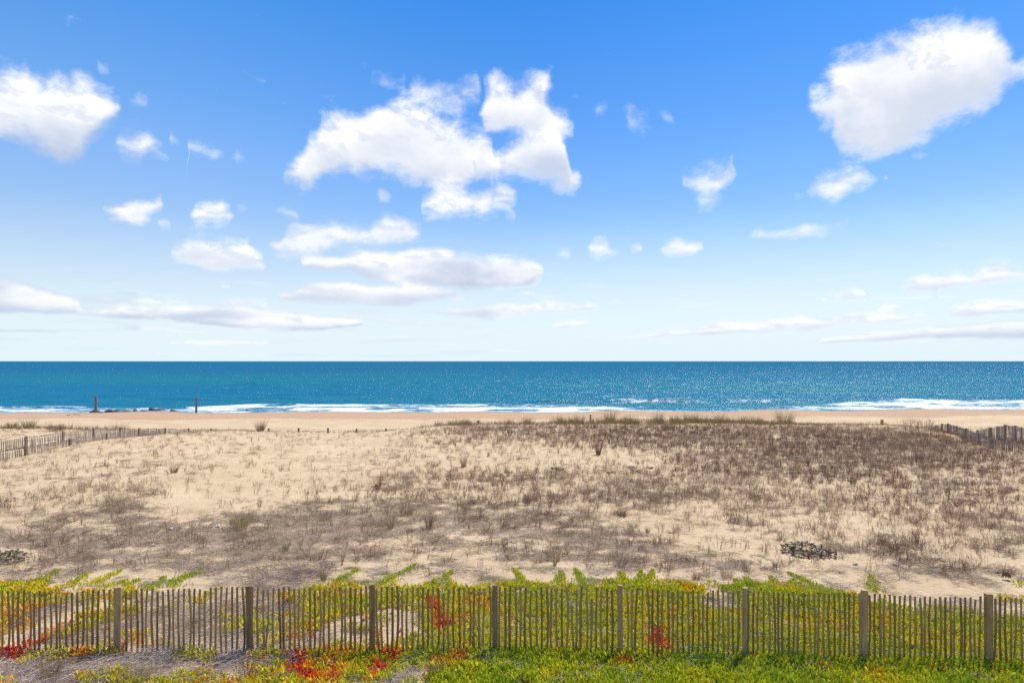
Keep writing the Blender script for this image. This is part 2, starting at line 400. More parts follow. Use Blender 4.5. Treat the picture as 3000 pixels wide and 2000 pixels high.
RUTS = ((71.8, .06), (75.3, .08), (79.2, .08), (82.4, .08))
def height(X, Y):
    X = np.asarray(X, float); Y = np.asarray(Y, float)
    shp = X.shape; X = X.ravel(); Y = Y.ravel()
    fx = (np.clip(X, -48, 47.6) + 48) / .3; fy = (np.clip(Y, 3, 61.6) - 3) / .3
    ix = np.minimum(fx.astype(int), len(GSX) - 2); iy = np.minimum(fy.astype(int), len(GSY) - 2)
    fx = fx - ix; fy = fy - iy
    out = (HTAB[iy, ix] * (1 - fx) + HTAB[iy, ix + 1] * fx) * (1 - fy) + (HTAB[iy + 1, ix] * (1 - fx) + HTAB[iy + 1, ix + 1] * fx) * fy
    out = np.clip(out, -2.2, 1.4)
    out += (fbm(X * .55, Y * .55, 3, 3) - .5) * .14
    out += (fbm(X * 2.3, Y * 2.3, 9, 3) - .5) * .05 * sstep(60, 52, Y)
    S = shore_d(X)
    berm = S - 21 + 1.4 * (fbm(X * .05, Y * 0, 21, 3) - .5)
    flat = -2.15 - .25 * sstep(66, 90, Y) + (fbm(X * .12, Y * .3, 31, 3) - .5) * .07
    for yy, a_ in RUTS:   # vehicle ruts along the beach
        yc = yy + .5 * (fbm(X * .02, X * 0, int(yy), 2) - .5)
        flat -= a_ * np.exp(-((Y - yc) / .22) ** 2)
    slope = SEA_Z + (S - Y) * ((-2.42 - SEA_Z) / 21.0)
    t = sstep(-1.5, 1.5, Y - berm)
    beach = flat * (1 - t) + np.minimum(slope, flat + .1) * t
    beach = np.maximum(beach, SEA_Z - 6)
    e = sstep(59, 67, Y)
    z = out * (1 - e) + beach * e
    side = sstep(60, 140, np.abs(X)) * (1 - e)
    z = z * (1 - side) + (.1 + (fbm(X * .06, Y * .06, 77, 3) - .5) * 1.2) * side
    return z.reshape(shp)

def drop(px, py, D0=None):
    """where the view ray at a photograph pixel meets the ground"""
    D = D0 or 5.0 * FPX / max(py - HY, 60)
    for _ in range(9):
        X = (px - CX) / FPX * D
        z = float(height(np.array([X]), np.array([D]))[0])
        Dn = (CAM_Z - z) * FPX / (py - HY)
        D = D * .5 + Dn * .5
    X = (px - CX) / FPX * D
    return X, D, float(height(np.array([X]), np.array([D]))[0])

# ------------------------------------------------------------------ mesh helpers
def mesh_np(name, V, F, attrs=None, smooth_=False):
    """V (n,3); F list of faces or (m,k) array"""
    me = bpy.data.meshes.new(name)
    V = np.asarray(V, dtype=np.float32)
    if isinstance(F, np.ndarray):
        m, k = F.shape
        me.vertices.add(len(V)); me.vertices.foreach_set('co', V.ravel())
        me.loops.add(m * k); me.loops.foreach_set('vertex_index', F.astype(np.int32).ravel())
        me.polygons.add(m); me.polygons.foreach_set('loop_start', np.arange(0, m * k, k, dtype=np.int32))
        me.update(calc_edges=True)
    else:
        me.from_pydata([tuple(v) for v in V], [], F)
    if attrs:
        for an, (dom, typ, arr) in attrs.items():
            a = me.attributes.new(an, typ, dom)
            key = {'FLOAT': 'value', 'INT': 'value', 'FLOAT_VECTOR': 'vector', 'FLOAT_COLOR': 'color'}[typ]
            a.data.foreach_set(key, np.asarray(arr).ravel())
    if smooth_:
        me.polygons.foreach_set('use_smooth', np.ones(len(me.polygons), dtype=bool))
    return me

def link(name, me, mat=None, parent=None, loc=None):
    o = bpy.data.objects.new(name, me)
    C.objects.link(o)
    if mat is not None and me is not None and not me.materials: me.materials.append(mat)
    if parent is not None: o.parent = parent
    if loc is not None: o.location = loc
    return o

def tag(o, label=None, cat=None, group=None, kind=None):
    if label: o['label'] = label
    if cat: o['category'] = cat
    if group: o['group'] = group
    if kind: o['kind'] = kind
    return o

# ------------------------------------------------------------------ materials
def mat(name):
    m = bpy.data.materials.new(name); m.use_nodes = True
    nt = m.node_tree
    return m, nt, nt.nodes['Principled BSDF']

def attr(nt, name, typ='GEOMETRY'):
    a = nt.nodes.new('ShaderNodeAttribute'); a.attribute_name = name; a.attribute_type = typ
    return a

def bump(nt, hgt, strength, dist, b):
    n = nt.nodes.new('ShaderNodeBump'); n.inputs['Strength'].default_value = strength; n.inputs['Distance'].default_value = dist
    nt.links.new(hgt, n.inputs['Height']); nt.links.new(n.outputs[0], b.inputs['Normal'])
    return n

# sand -----------------------------------------------------------------
m_sand, nt, b = mat('sand')
geo = nt.nodes.new('ShaderNodeNewGeometry'); P = geo.outputs['Position']
n1 = noise(nt, P, .35, 4); n2 = noise(nt, P, 3.5, 5, .6); n3 = noise(nt, P, 38, 3, .7)
dry = mixc(nt, smooth(nt, n1.outputs[0], .35, .7), (.54, .392, .228, 1), (.61, .456, .275, 1))
dry = mixc(nt, smooth(nt, n2.outputs[0], .45, .75, 0, .35), dry, (.38, .265, .175, 1))
dry = mixc(nt, smooth(nt, n3.outputs[0], .5, .8, 0, .3), dry, (.36, .26, .175, 1))
# litter of broken stalks lying on the sand, where plants grow
cov = attr(nt, 'cover')
lv = vmul(nt, P, (5.0, 14.0, 5.0))
l1 = noise(nt, lv, 1.7, 5, .72, .8)
l2 = noise(nt, P, 1.6, 4, .6)
lm = math_(nt, 'ADD', math_(nt, 'MULTIPLY', l1.outputs[0], .75), math_(nt, 'MULTIPLY', l2.outputs[0], .35))
thr = math_(nt, 'MULTIPLY_ADD', cov.outputs['Fac'], -.28, .79)
lmask = smooth(nt, lm, thr, math_(nt, 'ADD', thr, .05), 0, .9)
litter = mixc(nt, smooth(nt, noise(nt, P, 23, 3).outputs[0], .35, .65), (.15, .10, .07, 1), (.34, .25, .175, 1))
col = mixc(nt, lmask, dry, litter)
matn = attr(nt, 'mat')
under_ = mixc(nt, smooth(nt, l2.outputs[0], .4, .6), (.12, .125, .035, 1), (.18, .14, .075, 1))
col = mixc(nt, smooth(nt, math_(nt, 'ADD', matn.outputs['Fac'], math_(nt, 'MULTIPLY', math_(nt, 'SUBTRACT', l1.outputs[0], .5), 1.2)), .25, .6), col, under_)
zone = attr(nt, 'zone')                       # 0 dry beach .. 1 orange foreshore .. 2 wet edge
wetn = noise(nt, vmul(nt, P, (.08, .5, 1)), 1.0, 4, .6)
z1 = math_(nt, 'ADD', zone.outputs['Fac'], math_(nt, 'MULTIPLY', math_(nt, 'SUBTRACT', wetn.outputs[0], .5), .5))
col = mixc(nt, smooth(nt, z1, .35, .85), col, mixc(nt, smooth(nt, wetn.outputs[0], .4, .62), (.43, .29, .185, 1), (.47, .285, .155, 1)))
col = mixc(nt, smooth(nt, z1, 1.5, 1.9), col, (.27, .20, .145, 1))
rt = attr(nt, 'rut_shade_wrack')                       # groove shade of the wheel ruts painted into the sand, and the wrack line
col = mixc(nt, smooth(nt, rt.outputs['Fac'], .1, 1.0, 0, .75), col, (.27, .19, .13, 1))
nt.links.new(col, b.inputs['Base Color'])
nt.links.new(smooth(nt, z1, 1.5, 2.0, .95, .3), b.inputs['Roughness'])
b.inputs['Specular IOR Level'].default_value = .2
rip = noise(nt, vmul(nt, P, (1.0, 2.4, 1.0)), 6.0, 5, .65, .6)
bh = math_(nt, 'ADD', math_(nt, 'MULTIPLY', rip.outputs[0], .9), math_(nt, 'MULTIPLY', n3.outputs[0], .12))
pit = noise(nt, P, 3.4, 2, .4, .3)
bh = math_(nt, 'SUBTRACT', bh, math_(nt, 'MULTIPLY', smooth(nt, pit.outputs[0], .58, .68), .5))
bump(nt, bh, .9, .055, b)

# water ----------------------------------------------------------------
m_sea, nt, b = mat('sea_water')
geo = nt.nodes.new('ShaderNodeNewGeometry'); P = geo.outputs['Position']
sp = nt.nodes.new('ShaderNodeSeparateXYZ'); nt.links.new(P, sp.inputs[0])
far = smooth(nt, sp.outputs[1], 130, 700)
pn = noise(nt, vmul(nt, P, (.004, .016, 1)), 1.0, 4, .55, .5)
shal = mixc(nt, smooth(nt, pn.outputs[0], .4, .65), (.006, .150, .250, 1), (.012, .175, .215, 1))
deep = mixc(nt, smooth(nt, pn.outputs[0], .4, .65), (.001, .115, .210, 1), (.002, .130, .230, 1))
wc = mixc(nt, far, shal, deep)
wave_shade = noise(nt, vmul(nt, P, (.10, .75, 1)), 1.0, 6, .7, .4)  # darker facing sides of wavelets, painted into the water colour as streaks
wc = mixc(nt, smooth(nt, wave_shade.outputs[0], .36, .64, 0, .5), wc, mixc(nt, 1.0, wc, (.35, .52, .60, 1), 'MULTIPLY'))
fo = attr(nt, 'foam')
f1 = noise(nt, vmul(nt, P, (.55, 1.0, 1)), 1.0, 7, .72, 1.0)
f2 = noise(nt, vmul(nt, P, (.10, .42, 1)), 1.0, 4, .6, .6)
fl = math_(nt, 'ADD', math_(nt, 'MULTIPLY', f1.outputs[0], .62), math_(nt, 'MULTIPLY', f2.outputs[0], .38))
fth = math_(nt, 'MULTIPLY_ADD', fo.outputs['Fac'], -.42, .80)
fm = smooth(nt, fl, fth, math_(nt, 'ADD', fth, .17))
# scattered whitecaps far out
wcap = noise(nt, vmul(nt, P, (.11, .30, 1)), 1.0, 5, .7, .5)
fm = math_(nt, 'MAXIMUM', fm, smooth(nt, wcap.outputs[0], .735, .775, 0, .6))
nt.links.new(mixc(nt, fm, wc, (.80, .82, .84, 1)), b.inputs['Base Color'])
b.inputs['Roughness'].default_value = .9
b.inputs['Specular IOR Level'].default_value = 0
w1 = noise(nt, vmul(nt, P, (.22, .55, 1)), 1.0, 5, .6, .3)
w2 = noise(nt, vmul(nt, P, (1.1, 2.2, 1)), 1.0, 5, .65, .3)
w3 = noise(nt, vmul(nt, P, (.03, .11, 1)), 1.0, 3, .5, .2)
wh = math_(nt, 'ADD', math_(nt, 'MULTIPLY', w1.outputs[0], .9), math_(nt, 'MULTIPLY', w2.outputs[0], .14))
wh = math_(nt, 'ADD', wh, math_(nt, 'MULTIPLY', w3.outputs[0], 2.2))
chop = noise(nt, vmul(nt, P, (.9, 3.2, 1)), 1.0, 2, .5)
wh = math_(nt, 'ADD', wh, math_(nt, 'MULTIPLY', smooth(nt, chop.outputs[0], .58, .74), .18))
bn = bump(nt, wh, 1.0, 1.0, b)
bn2 = bump(nt, wh, .55, 1.0, b)
gl = nt.nodes.new('ShaderNodeBsdfGlossy'); nt.links.new(bn.outputs[0], gl.inputs['Normal'])
gl.inputs['Roughness'].default_value = .2
fr = nt.nodes.new('ShaderNodeFresnel'); fr.inputs['IOR'].default_value = 1.33
nt.links.new(bn.outputs[0], fr.inputs['Normal'])
# a rough sea never reaches the mirror's grazing reflectance: facets hide one another
fcap = math_(nt, 'MULTIPLY', math_(nt, 'MINIMUM', fr.outputs[0], .065), math_(nt, 'SUBTRACT', 1.0, math_(nt, 'MULTIPLY', fm, .9)))
mx = nt.nodes.new('ShaderNodeMixShader'); nt.links.new(fcap, mx.inputs[0])
nt.links.new(b.outputs[0], mx.inputs[1]); nt.links.new(gl.outputs[0], mx.inputs[2])
nt.links.new(mx.outputs[0], nt.nodes['Material Output'].inputs[0])

# wood -----------------------------------------------------------------
def wood(name, c1, c2, c3, grain=1.0):
    m, nt, b = mat(name)
    geo = nt.nodes.new('ShaderNodeNewGeometry'); P = geo.outputs['Position']
    g = noise(nt, vmul(nt, P, (60 * grain, 60 * grain, 3.5)), 1.0, 4, .65, .4)
    h = noise(nt, vmul(nt, P, (9, 9, 2.0)), 1.0, 4, .6)
    oi = nt.nodes.new('ShaderNodeObjectInfo')
    col = mixc(nt, smooth(nt, g.outputs[0], .35, .7), c1, c2)
    col = mixc(nt, smooth(nt, h.outputs[0], .45, .75, 0, .7), col, c3)
    hs = nt.nodes.new('ShaderNodeHueSaturation')
    nt.links.new(col, hs.inputs['Color'])
    nt.links.new(smooth(nt, oi.outputs['Random'], 0, 1, .75, 1.25), hs.inputs['Value'])
    nt.links.new(hs.outputs[0], b.inputs['Base Color'])
    b.inputs['Roughness'].default_value = .9
    b.inputs['Specular IOR Level'].default_value = .15
    bump(nt, g.outputs[0], .6, .004, b)
    return m
m_lath = wood('weathered_lath', (.28, .18, .078, 1), (.38, .26, .125, 1), (.18, .12, .06, 1))
m_post = wood('treated_post', (.30, .205, .105, 1), (.41, .295, .16, 1), (.19, .13, .075, 1), .5)
m_lath_grey = wood('grey_lath', (.30, .24, .19, 1), (.42, .35, .29, 1), (.21, .17, .14, 1))
m_post_grey = wood('grey_post', (.24, .19, .15, 1), (.35, .29, .24, 1), (.16, .125, .10, 1), .5)
m_post_brown = wood('brown_post', (.30, .18, .09, 1), (.40, .26, .14, 1), (.21, .13, .075, 1), .5)
m_pile = wood('pile_wood', (.12, .115, .11, 1), (.32, .31, .30, 1), (.06, .055, .055, 1), .3)
m_wire, nt, b = mat('galvanised_wire')
b.inputs['Metallic'].default_value = .8; b.inputs['Roughness'].default_value = .45
wn_ = noise(nt, nt.nodes.new('ShaderNodeNewGeometry').outputs['Position'], 20, 3)
nt.links.new(mixc(nt, wn_.outputs[0], (.50, .49, .46, 1), (.65, .64, .61, 1)), b.inputs['Base Color'])

# plants ---------------------------------------------------------------
def plant(name, cols, rough=.75, trans=.0, rnd=.35):
    """cols: list of (pos, colour) over the instance attribute 'tint'"""
    m, nt, b = mat(name)
    a = attr(nt, 'tint', 'INSTANCER')
    cr = nt.nodes.new('ShaderNodeValToRGB')
    while len(cr.color_ramp.elements) < len(cols): cr.color_ramp.elements.new(.5)
    for e, (p, c) in zip(cr.color_ramp.elements, cols): e.position = p; e.color = (*c, 1)
    nt.links.new(a.outputs['Fac'], cr.inputs[0])
    geo = nt.nodes.new('ShaderNodeNewGeometry')
    n = noise(nt, geo.outputs['Position'], 30, 2)
    hs = nt.nodes.new('ShaderNodeHueSaturation'); nt.links.new(cr.outputs[0], hs.inputs['Color'])
    rv = math_(nt, 'ADD', math_(nt, 'MULTIPLY', geo.outputs['Random Per Island'], 2 * rnd), math_(nt, 'MULTIPLY', n.outputs[0], .4))
    nt.links.new(math_(nt, 'ADD', rv, .8 - rnd), hs.inputs['Value'])
    nt.links.new(hs.outputs[0], b.inputs['Base Color'])
    b.inputs['Roughness'].default_value = rough
    b.inputs['Specular IOR Level'].default_value = .25
    if trans > 0:
        tr = nt.nodes.new('ShaderNodeBsdfTranslucent'); nt.links.new(hs.outputs[0], tr.inputs[0])
        mx = nt.nodes.new('ShaderNodeMixShader'); mx.inputs[0].default_value = trans
        nt.links.new(b.outputs[0], mx.inputs[1]); nt.links.new(tr.outputs[0], mx.inputs[2])
        nt.links.new(mx.outputs[0], nt.nodes['Material Output'].inputs[0])
    return m
m_stem = plant('dry_stem', [(0, (.22, .12, .08)), (.5, (.36, .24, .16)), (1, (.52, .39, .26))], trans=.3)
m_straw = plant('dead_straw', [(0, (.32, .225, .15)), (.5, (.48, .37, .25)), (1, (.62, .49, .32))], trans=.3)
m_beach = plant('beachgrass', [(0, (.28, .20, .10)), (.5, (.36, .31, .13)), (1, (.24, .33, .10))], trans=.35)
m_twig = plant('bleached_twig', [(0, (.30, .22, .17)), (.5, (.48, .39, .32)), (1, (.62, .53, .45))], trans=.15)
m_ice = plant('ice_plant', [(0, (.32, .46, .05)), (.3, (.64, .67, .05)), (.5, (.82, .74, .055)), (.66, (.92, .52, .045)), (.82, (.90, .20, .045)), (1, (.80, .10, .04))], rough=.42, trans=.42, rnd=.3)
m_dark = plant('dark_leaf', [(0, (.05, .07, .05)), (1, (.10, .11, .09))], rough=.5)

def flat_mat(name, c1, c2, scale=20, rough=.6):
    m, nt, b = mat(name)
    geo = nt.nodes.new('ShaderNodeNewGeometry')
    n = noise(nt, geo.outputs['Position'], scale, 4)
    nt.links.new(mixc(nt, smooth(nt, n.outputs[0], .35, .65), (*c1, 1), (*c2, 1)), b.inputs['Base Color'])
    b.inputs['Roughness'].default_value = rough
    bump(nt, n.outputs[0], .5, .02, b)
    return m
m_rock = flat_mat('dark_rock', (.035, .037, .035), (.12, .115, .10), 1.6, .7)
m_white = flat_mat('white_plastic', (.62, .66, .72), (.8, .82, .84), 30, .4)
m_red = flat_mat('red_plastic', (.75, .03, .03), (.6, .02, .02), 30, .4)
m_card = flat_mat('brown_cardboard', (.33, .15, .07), (.24, .10, .05), 30, .8)
m_darkleaf = flat_mat('glossy_dark_leaf', (.14, .13, .07), (.36, .34, .20), 9, .7)
m_redleaf = flat_mat('reddish_leaf', (.22, .11, .08), (.30, .18, .13), 12, .6)

# ------------------------------------------------------------------ plant cover, read off the photograph
def blobs(px, py, L):
    t = np.zeros_like(px)
    for (cx, cy, rx, ry, a, v) in L:
        ca, sa = math.cos(R(a)), math.sin(R(a))
        ux = ((px - cx) * ca + (py - cy) * sa) / rx
        uy = (-(px - cx) * sa + (py - cy) * ca) / ry
        t += v * np.exp(-(ux * ux + uy * uy) * 1.2)
    return t
BARE = [(1000,1300,230,45,-5,1.3),(830,1365,210,60,-18,1.4),(680,1430,170,50,-20,1.3),(560,1485,120,28,-15,1.0),(420,1330,260,40,-8,.45),(180,1350,160,30,-12,.5),
        (40,1420,90,30,0,.5),(1420,1345,200,34,-4,.6),(1740,1345,220,34,0,.55),(1560,1310,260,26,0,.3),(1480,1690,260,38,0,.75),(1080,1690,110,28,0,.4),(2150,1700,200,28,0,.6),(2480,1680,260,50,12,.7),
        (1560,1600,90,22,0,.35),(1950,1520,120,26,0,.4),(2130,1580,170,32,8,.45),(2400,1540,220,34,8,.4),(2820,1560,150,22,12,.35),(2850,1640,90,20,10,.4),
        (2500,1430,170,20,4,.35),(2900,1410,120,18,6,.3),(1060,1580,90,20,0,.4),(2250,1630,160,26,6,.4),(110,1320,90,30,-10,.5),(2700,1735,300,28,6,.4),(250,1700,150,14,-12,.5)]
STEM = [(2250,1520,900,110,4,.42),(2700,1560,420,80,8,.3),(1650,1440,500,40,0,.35),(1400,1262,260,26,-2,.9),(2000,1262,620,26,0,1.1),(2350,1300,560,42,2,1.3),(2250,1345,500,36,3,1.0),(2750,1330,360,60,8,1.2),(2850,1450,330,55,6,1.1),(2380,1400,420,50,3,.75),
        (1500,1295,300,24,-4,.5),(1750,1300,260,28,0,.45),(1900,1410,420,40,0,.6),(1400,1400,300,34,0,.6),(1150,1410,170,30,-12,.5),(300,1425,180,30,-6,1.0),(120,1465,160,24,-8,.6),
        (400,1450,200,28,-8,.5),(560,1350,220,26,-10,.15),(330,1345,250,20,-14,.22),(1750,1460,420,30,0,.65),(2300,1470,360,34,5,.55),(2850,1540,300,60,6,.6),(2700,1620,260,50,8,.5),
        (1950,1455,160,22,0,.5),(560,1275,90,12,0,.6),(350,1296,300,8,-17,.6),(1150,1450,260,40,-5,.4),(100,1260,160,14,5,.7),(180,1275,60,10,10,.6)]
STRAW = [(260,1400,170,10,-12,.9),(420,1385,120,7,-10,.9),(640,1400,90,6,-14,.8),(520,1350,90,6,-6,.8),(720,1345,80,6,-4,.7),(980,1345,70,6,-10,.8),(1060,1365,80,7,-8,.9),(1140,1345,60,5,-12,.8),(880,1375,60,5,-10,.6),(350,1355,90,6,-12,.7),(180,1375,90,6,-10,.8),(1000,1385,110,8,-8,.8),(1500,1600,1500,75,0,.33),(950,1540,420,70,-6,1.1),(700,1620,420,60,-4,1.0),(250,1560,380,60,-6,.9),(150,1640,260,45,-8,.9),(1200,1480,260,36,0,.7),(1300,1560,260,50,0,.7),(1680,1520,300,50,4,.8),
         (1780,1580,230,30,3,.5),(1900,1620,260,40,4,.55),(2120,1650,180,34,4,.5),(1500,1640,220,30,0,.35),(2650,1660,300,45,10,.65),(2850,1700,240,50,10,.8),(500,1690,200,26,-8,.6),(860,1680,160,30,-10,.8),
         (2200,1500,250,30,5,.35),(500,1520,260,36,-6,.6)]
GREEN = [(1000,1520,380,70,-5,.8),(850,1620,200,50,0,.8),(1150,1640,180,40,0,.5),(1700,1530,220,50,0,.5),(2750,1680,260,40,10,.6),(300,1560,260,50,0,.35),(1600,1650,160,30,0,.4)]
def cover(px, py, X, Y, L, k=1.0):
    v = blobs(px, py, L)
    if L is STRAW: v = v * .62 + .30 * sstep(1440, 1520, py) * sstep(1730, 1670, py)
    if L is STEM: v = v * .78 + .16 * sstep(1240, 1300, py) * sstep(1100, 1500, px)
    v = v - blobs(px, py, BARE) * k
    v = v + (fbm(X * .45, Y * .8, 51, 4) - .5) * .9 + (fbm(X * 1.7, Y * 2.6, 57, 4, .65) - .5) * 2.2
    return v

ICE = [(2300,1990,1900,110,0,1.2),(2400,1840,1000,90,2,1.3),(1700,1830,420,80,0,1.1),(1450,1780,240,60,0,.6),(1950,1740,260,26,0,.6),(2350,1745,230,26,6,.7),(2800,1890,330,70,0,1.1),
       (900,1800,160,50,-8,.9),(640,1790,150,40,-10,.55),(300,1810,190,45,-12,.7),(60,1760,130,50,-8,1.1),(60,1715,90,20,-8,.8),(1040,1780,120,40,0,.7),(980,1725,120,14,-5,.5),(760,1840,150,40,-10,.45),(480,1870,120,24,-8,.35),
       (1100,1940,210,40,-5,.9),(900,1970,150,30,0,.55),(1400,1930,170,30,0,.6),(560,1925,90,22,10,.6),(330,1985,70,22,0,.6),(70,1925,100,20,0,.6),(1000,1905,110,16,0,.6),(30,1850,120,30,0,.35),(1560,1990,200,30,0,.7),(1750,1960,300,50,0,.6)]
HOLE = [(650,1718,560,11,0,.8),(2800,1722,330,20,3,1.6),(160,1965,330,26,0,.75),(430,1940,200,26,-8,.6),(660,1955,170,34,0,.7),(1190,1990,70,30,-30,.6),(300,1860,330,22,-14,.35),(430,1770,260,12,-16,.35),(860,1810,120,30,-30,.35),(650,1870,220,20,-10,.3),(1180,1830,75,52,0,1.5),(1370,1810,60,24,0,.8),(2100,1765,70,40,15,1.3),(2780,1770,260,26,5,1.2),(2560,1735,200,20,5,1.0),(2260,1880,60,16,0,.7),(2200,1850,50,10,10,.5),(2850,1850,70,20,0,.6),(1490,1730,60,20,0,.6),(1810,1905,50,12,0,.9),
        (1000,1850,120,40,-30,.9),(770,1780,70,60,-15,.8),(560,1830,130,50,-20,.6),(120,1830,130,26,-18,.8),(430,1800,100,16,-20,.5),(1230,1970,120,40,-30,.8),(2950,1800,130,30,0,.7),(1720,1770,30,30,0,.6),(1020,1915,80,12,0,.8)]

# ------------------------------------------------------------------ ground sheet
def axis(parts):
    out = [parts[0][0]]
    for a, b_, st in parts:
        n = max(1, int(round((b_ - a) / st)))
        out += list(np.linspace(a, b_, n + 1)[1:])
    return np.array(out)
yv = axis([(-120, 0, 12), (0, 9, .6), (9, 17, .085), (17, 34, .13), (34, 56, .17), (56, 70, .35), (70, 92, .22), (92, 118, .5), (118, 150, 3)])
xh = [0.0]
st = .1
while xh[-1] < 2500:
    if xh[-1] > 12: st = .16
    if xh[-1] > 26: st = .3
    if xh[-1] > 50: st *= 1.09
    xh.append(xh[-1] + st)
xv = np.array([-v for v in xh[:0:-1]] + xh)
GX, GY = np.meshgrid(xv, yv)
GZ = height(GX, GY)
cov_v = np.full(GX.shape, .25) * sstep(62, 56, GY)
mat_v = np.zeros(GX.shape)
vis_ = (GY > 8.5) & (GY < 62) & (np.abs(GX) < .9 * GY)
ppx, ppy = to_px(GX[vis_], GY[vis_], GZ[vis_])
cv_ = np.maximum(cover(ppx, ppy, GX[vis_], GY[vis_], STEM) * .55, cover(ppx, ppy, GX[vis_], GY[vis_], STRAW))
cv_ = np.clip(cv_ + .2, 0, 1.3) * sstep(62, 56, GY[vis_])
cov_v[vis_] = np.where(GY[vis_] < 15, np.maximum(cv_, .4), cv_)
nv_ = (GY > 9) & (GY < 17.5) & (np.abs(GX) < 1.0 * GY)
ppx, ppy = to_px(GX[nv_], GY[nv_], GZ[nv_])
mat_v[nv_] = np.clip((blobs(ppx, ppy, ICE) - blobs(ppx, ppy, HOLE) + (fbm(GX[nv_] * 1.6, GY[nv_] * 2.6, 41, 4) - .5) * 1.3) * 1.3, 0, 1)
off_ = (~nv_) & (GY < 14) & (GY > -30)
mat_v[off_] = .55 * sstep(.42, .6, fbm(GX[off_] * .35, GY[off_] * .35, 44, 4)) * sstep(45, 20, np.abs(GX[off_]))
S_ = shore_d(GX)
zone_v = sstep(-22.5, -19.5, GY - S_) + sstep(-5, -1, GY - S_)
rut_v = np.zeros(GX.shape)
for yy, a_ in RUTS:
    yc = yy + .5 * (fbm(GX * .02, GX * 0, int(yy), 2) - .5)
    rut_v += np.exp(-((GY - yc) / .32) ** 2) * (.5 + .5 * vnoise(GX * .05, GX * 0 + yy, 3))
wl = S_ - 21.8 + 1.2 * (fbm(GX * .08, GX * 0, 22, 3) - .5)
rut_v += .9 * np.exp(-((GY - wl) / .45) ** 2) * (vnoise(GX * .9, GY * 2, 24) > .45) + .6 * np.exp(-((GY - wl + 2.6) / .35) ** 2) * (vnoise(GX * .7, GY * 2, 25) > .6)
ny, nx = GX.shape
idx = np.arange(ny * nx).reshape(ny, nx)
F = np.stack([idx[:-1, :-1], idx[:-1, 1:], idx[1:, 1:], idx[1:, :-1]], -1).reshape(-1, 4)
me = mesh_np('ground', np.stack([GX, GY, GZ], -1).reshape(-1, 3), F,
             {'cover': ('POINT', 'FLOAT', cov_v.astype(np.float32)), 'mat': ('POINT', 'FLOAT', mat_v.astype(np.float32)), 'rut_shade_wrack': ('POINT', 'FLOAT', rut_v.astype(np.float32)), 'zone': ('POINT', 'FLOAT', zone_v.astype(np.float32))}, True)
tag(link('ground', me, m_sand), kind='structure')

# ------------------------------------------------------------------ sea
FO = np.array([(-400,1189,1),(0,1190,1),(150,1190,1),(230,1190,.9),(270,1196,.8),(520,1194,.85),(600,1189,.95),(700,1186,.95),(900,1184,1),(1200,1182,1),(1450,1182,1),(1600,1186,1),(1750,1189,1),(1900,1191,.8),(2020,1195,.6),(2150,1194,.7),(2300,1191,.8),(2400,1188,.9),(2500,1184,1),(2600,1178,1),(2700,1177,1),(2800,1172,1),(2920,1166,1),(3000,1168,1),(3400,1172,1)])
FO_X = (FO[:, 0] - CX) / FPX * 118; FO_D = 8 * FPX / (FO[:, 1] - HY)
ys = [100.0]; st = .4
while ys[-1] < 60000:
    if ys[-1] > 152: st = .9
    if ys[-1] > 300: st = max(st, .9) * 1.0
    if ys[-1] > 320: st = (ys[-1] - 320) * .06 + .9
    ys.append(ys[-1] + st)
ys = np.array(ys)
xh = [0.0]; st = .45
while xh[-1] < 60000:
    if xh[-1] > 95: st *= 1.07
    xh.append(xh[-1] + st)
xs = np.array([-v for v in xh[:0:-1]] + xh)
SX, SY = np.meshgrid(xs, ys)
SZ = np.full_like(SX, 0.0)
rnd = random.Random(5)
for i in range(26):
    lam = 3.5 * 1.16 ** (i % 13); th = R(rnd.uniform(-32, 32)); ph = rnd.uniform(0, 6.28)
    k_ = 2 * math.pi / lam
    w = k_ * (SX * math.sin(th) + SY * math.cos(th)) + ph + 2.0 * fbm(SX * .02, SY * .02, 100 + i, 2)
    ok = sstep(420, 250, SY) * sstep(150, 60, np.abs(SX) * .6) if lam < 9 else sstep(520, 300, SY) * sstep(500, 200, np.abs(SX))
    SZ += (.0062 * lam ** .72) * (1 - 2 * np.abs(np.sin(w / 2)) ** 1.4) * ok
shd = shore_d(SX)
SZ *= sstep(4, 30, SY - shd) * .85 + .08 * sstep(0, 3, SY - shd)
# breaking wave
def wline(px, tab): return np.interp(px, [a for a, _ in tab], [v for _, v in tab])
wpx = CX + FPX * SX / SY
hb = wline(wpx, [(1380,0),(1470,.25),(1540,.35),(1640,.4),(1680,.5),(1760,.42),(1850,.7),(1950,.8),(2040,.75),(2085,.45),(2100,.15),(2120,.55),(2200,.6),(2290,.5),(2330,.1),(2345,0)])
hb2 = wline(wpx, [(2340,0),(2400,.4),(2450,.45),(2500,.2),(2560,0)])
yb_ = 133.5 + 1.6 * (fbm(SX * .05, SX * 0, 7, 3) - .5)
def ridge(h, y0, front=1.0, back=3.4):
    d = SY - y0
    return h * np.exp(-np.where(d < 0, (d / front) ** 2, (d / back) ** 2))
SZ += ridge(hb, yb_) + ridge(hb2, yb_ + 8)
SZ += ridge(.28 * (vnoise(SX * .03, SX * 0, 5) > 0) * vnoise(SX * .03, SX * 0, 5), 162 + 6 * fbm(SX * .02, SX * 0, 8, 2), 3, 8)
SZ += ridge(.30 * vnoise(SX * .022, SX * 0, 15), 195 + 9 * fbm(SX * .015, SX * 0, 18, 2), 4, 10)
SZ += ridge(.18 * np.interp(SX, FO_X, FO[:, 2]), np.interp(SX, FO_X, FO_D) - 2.5, .8, 2.5)
out_d = np.interp(SX, FO_X, FO_D); fst = np.interp(SX, FO_X, FO[:, 2])
inside = sstep(1.2, -1.5, SY - out_d) * fst
inside *= .78 + .26 * (fbm(SX * .12, SY * .25, 61, 3) > .48)
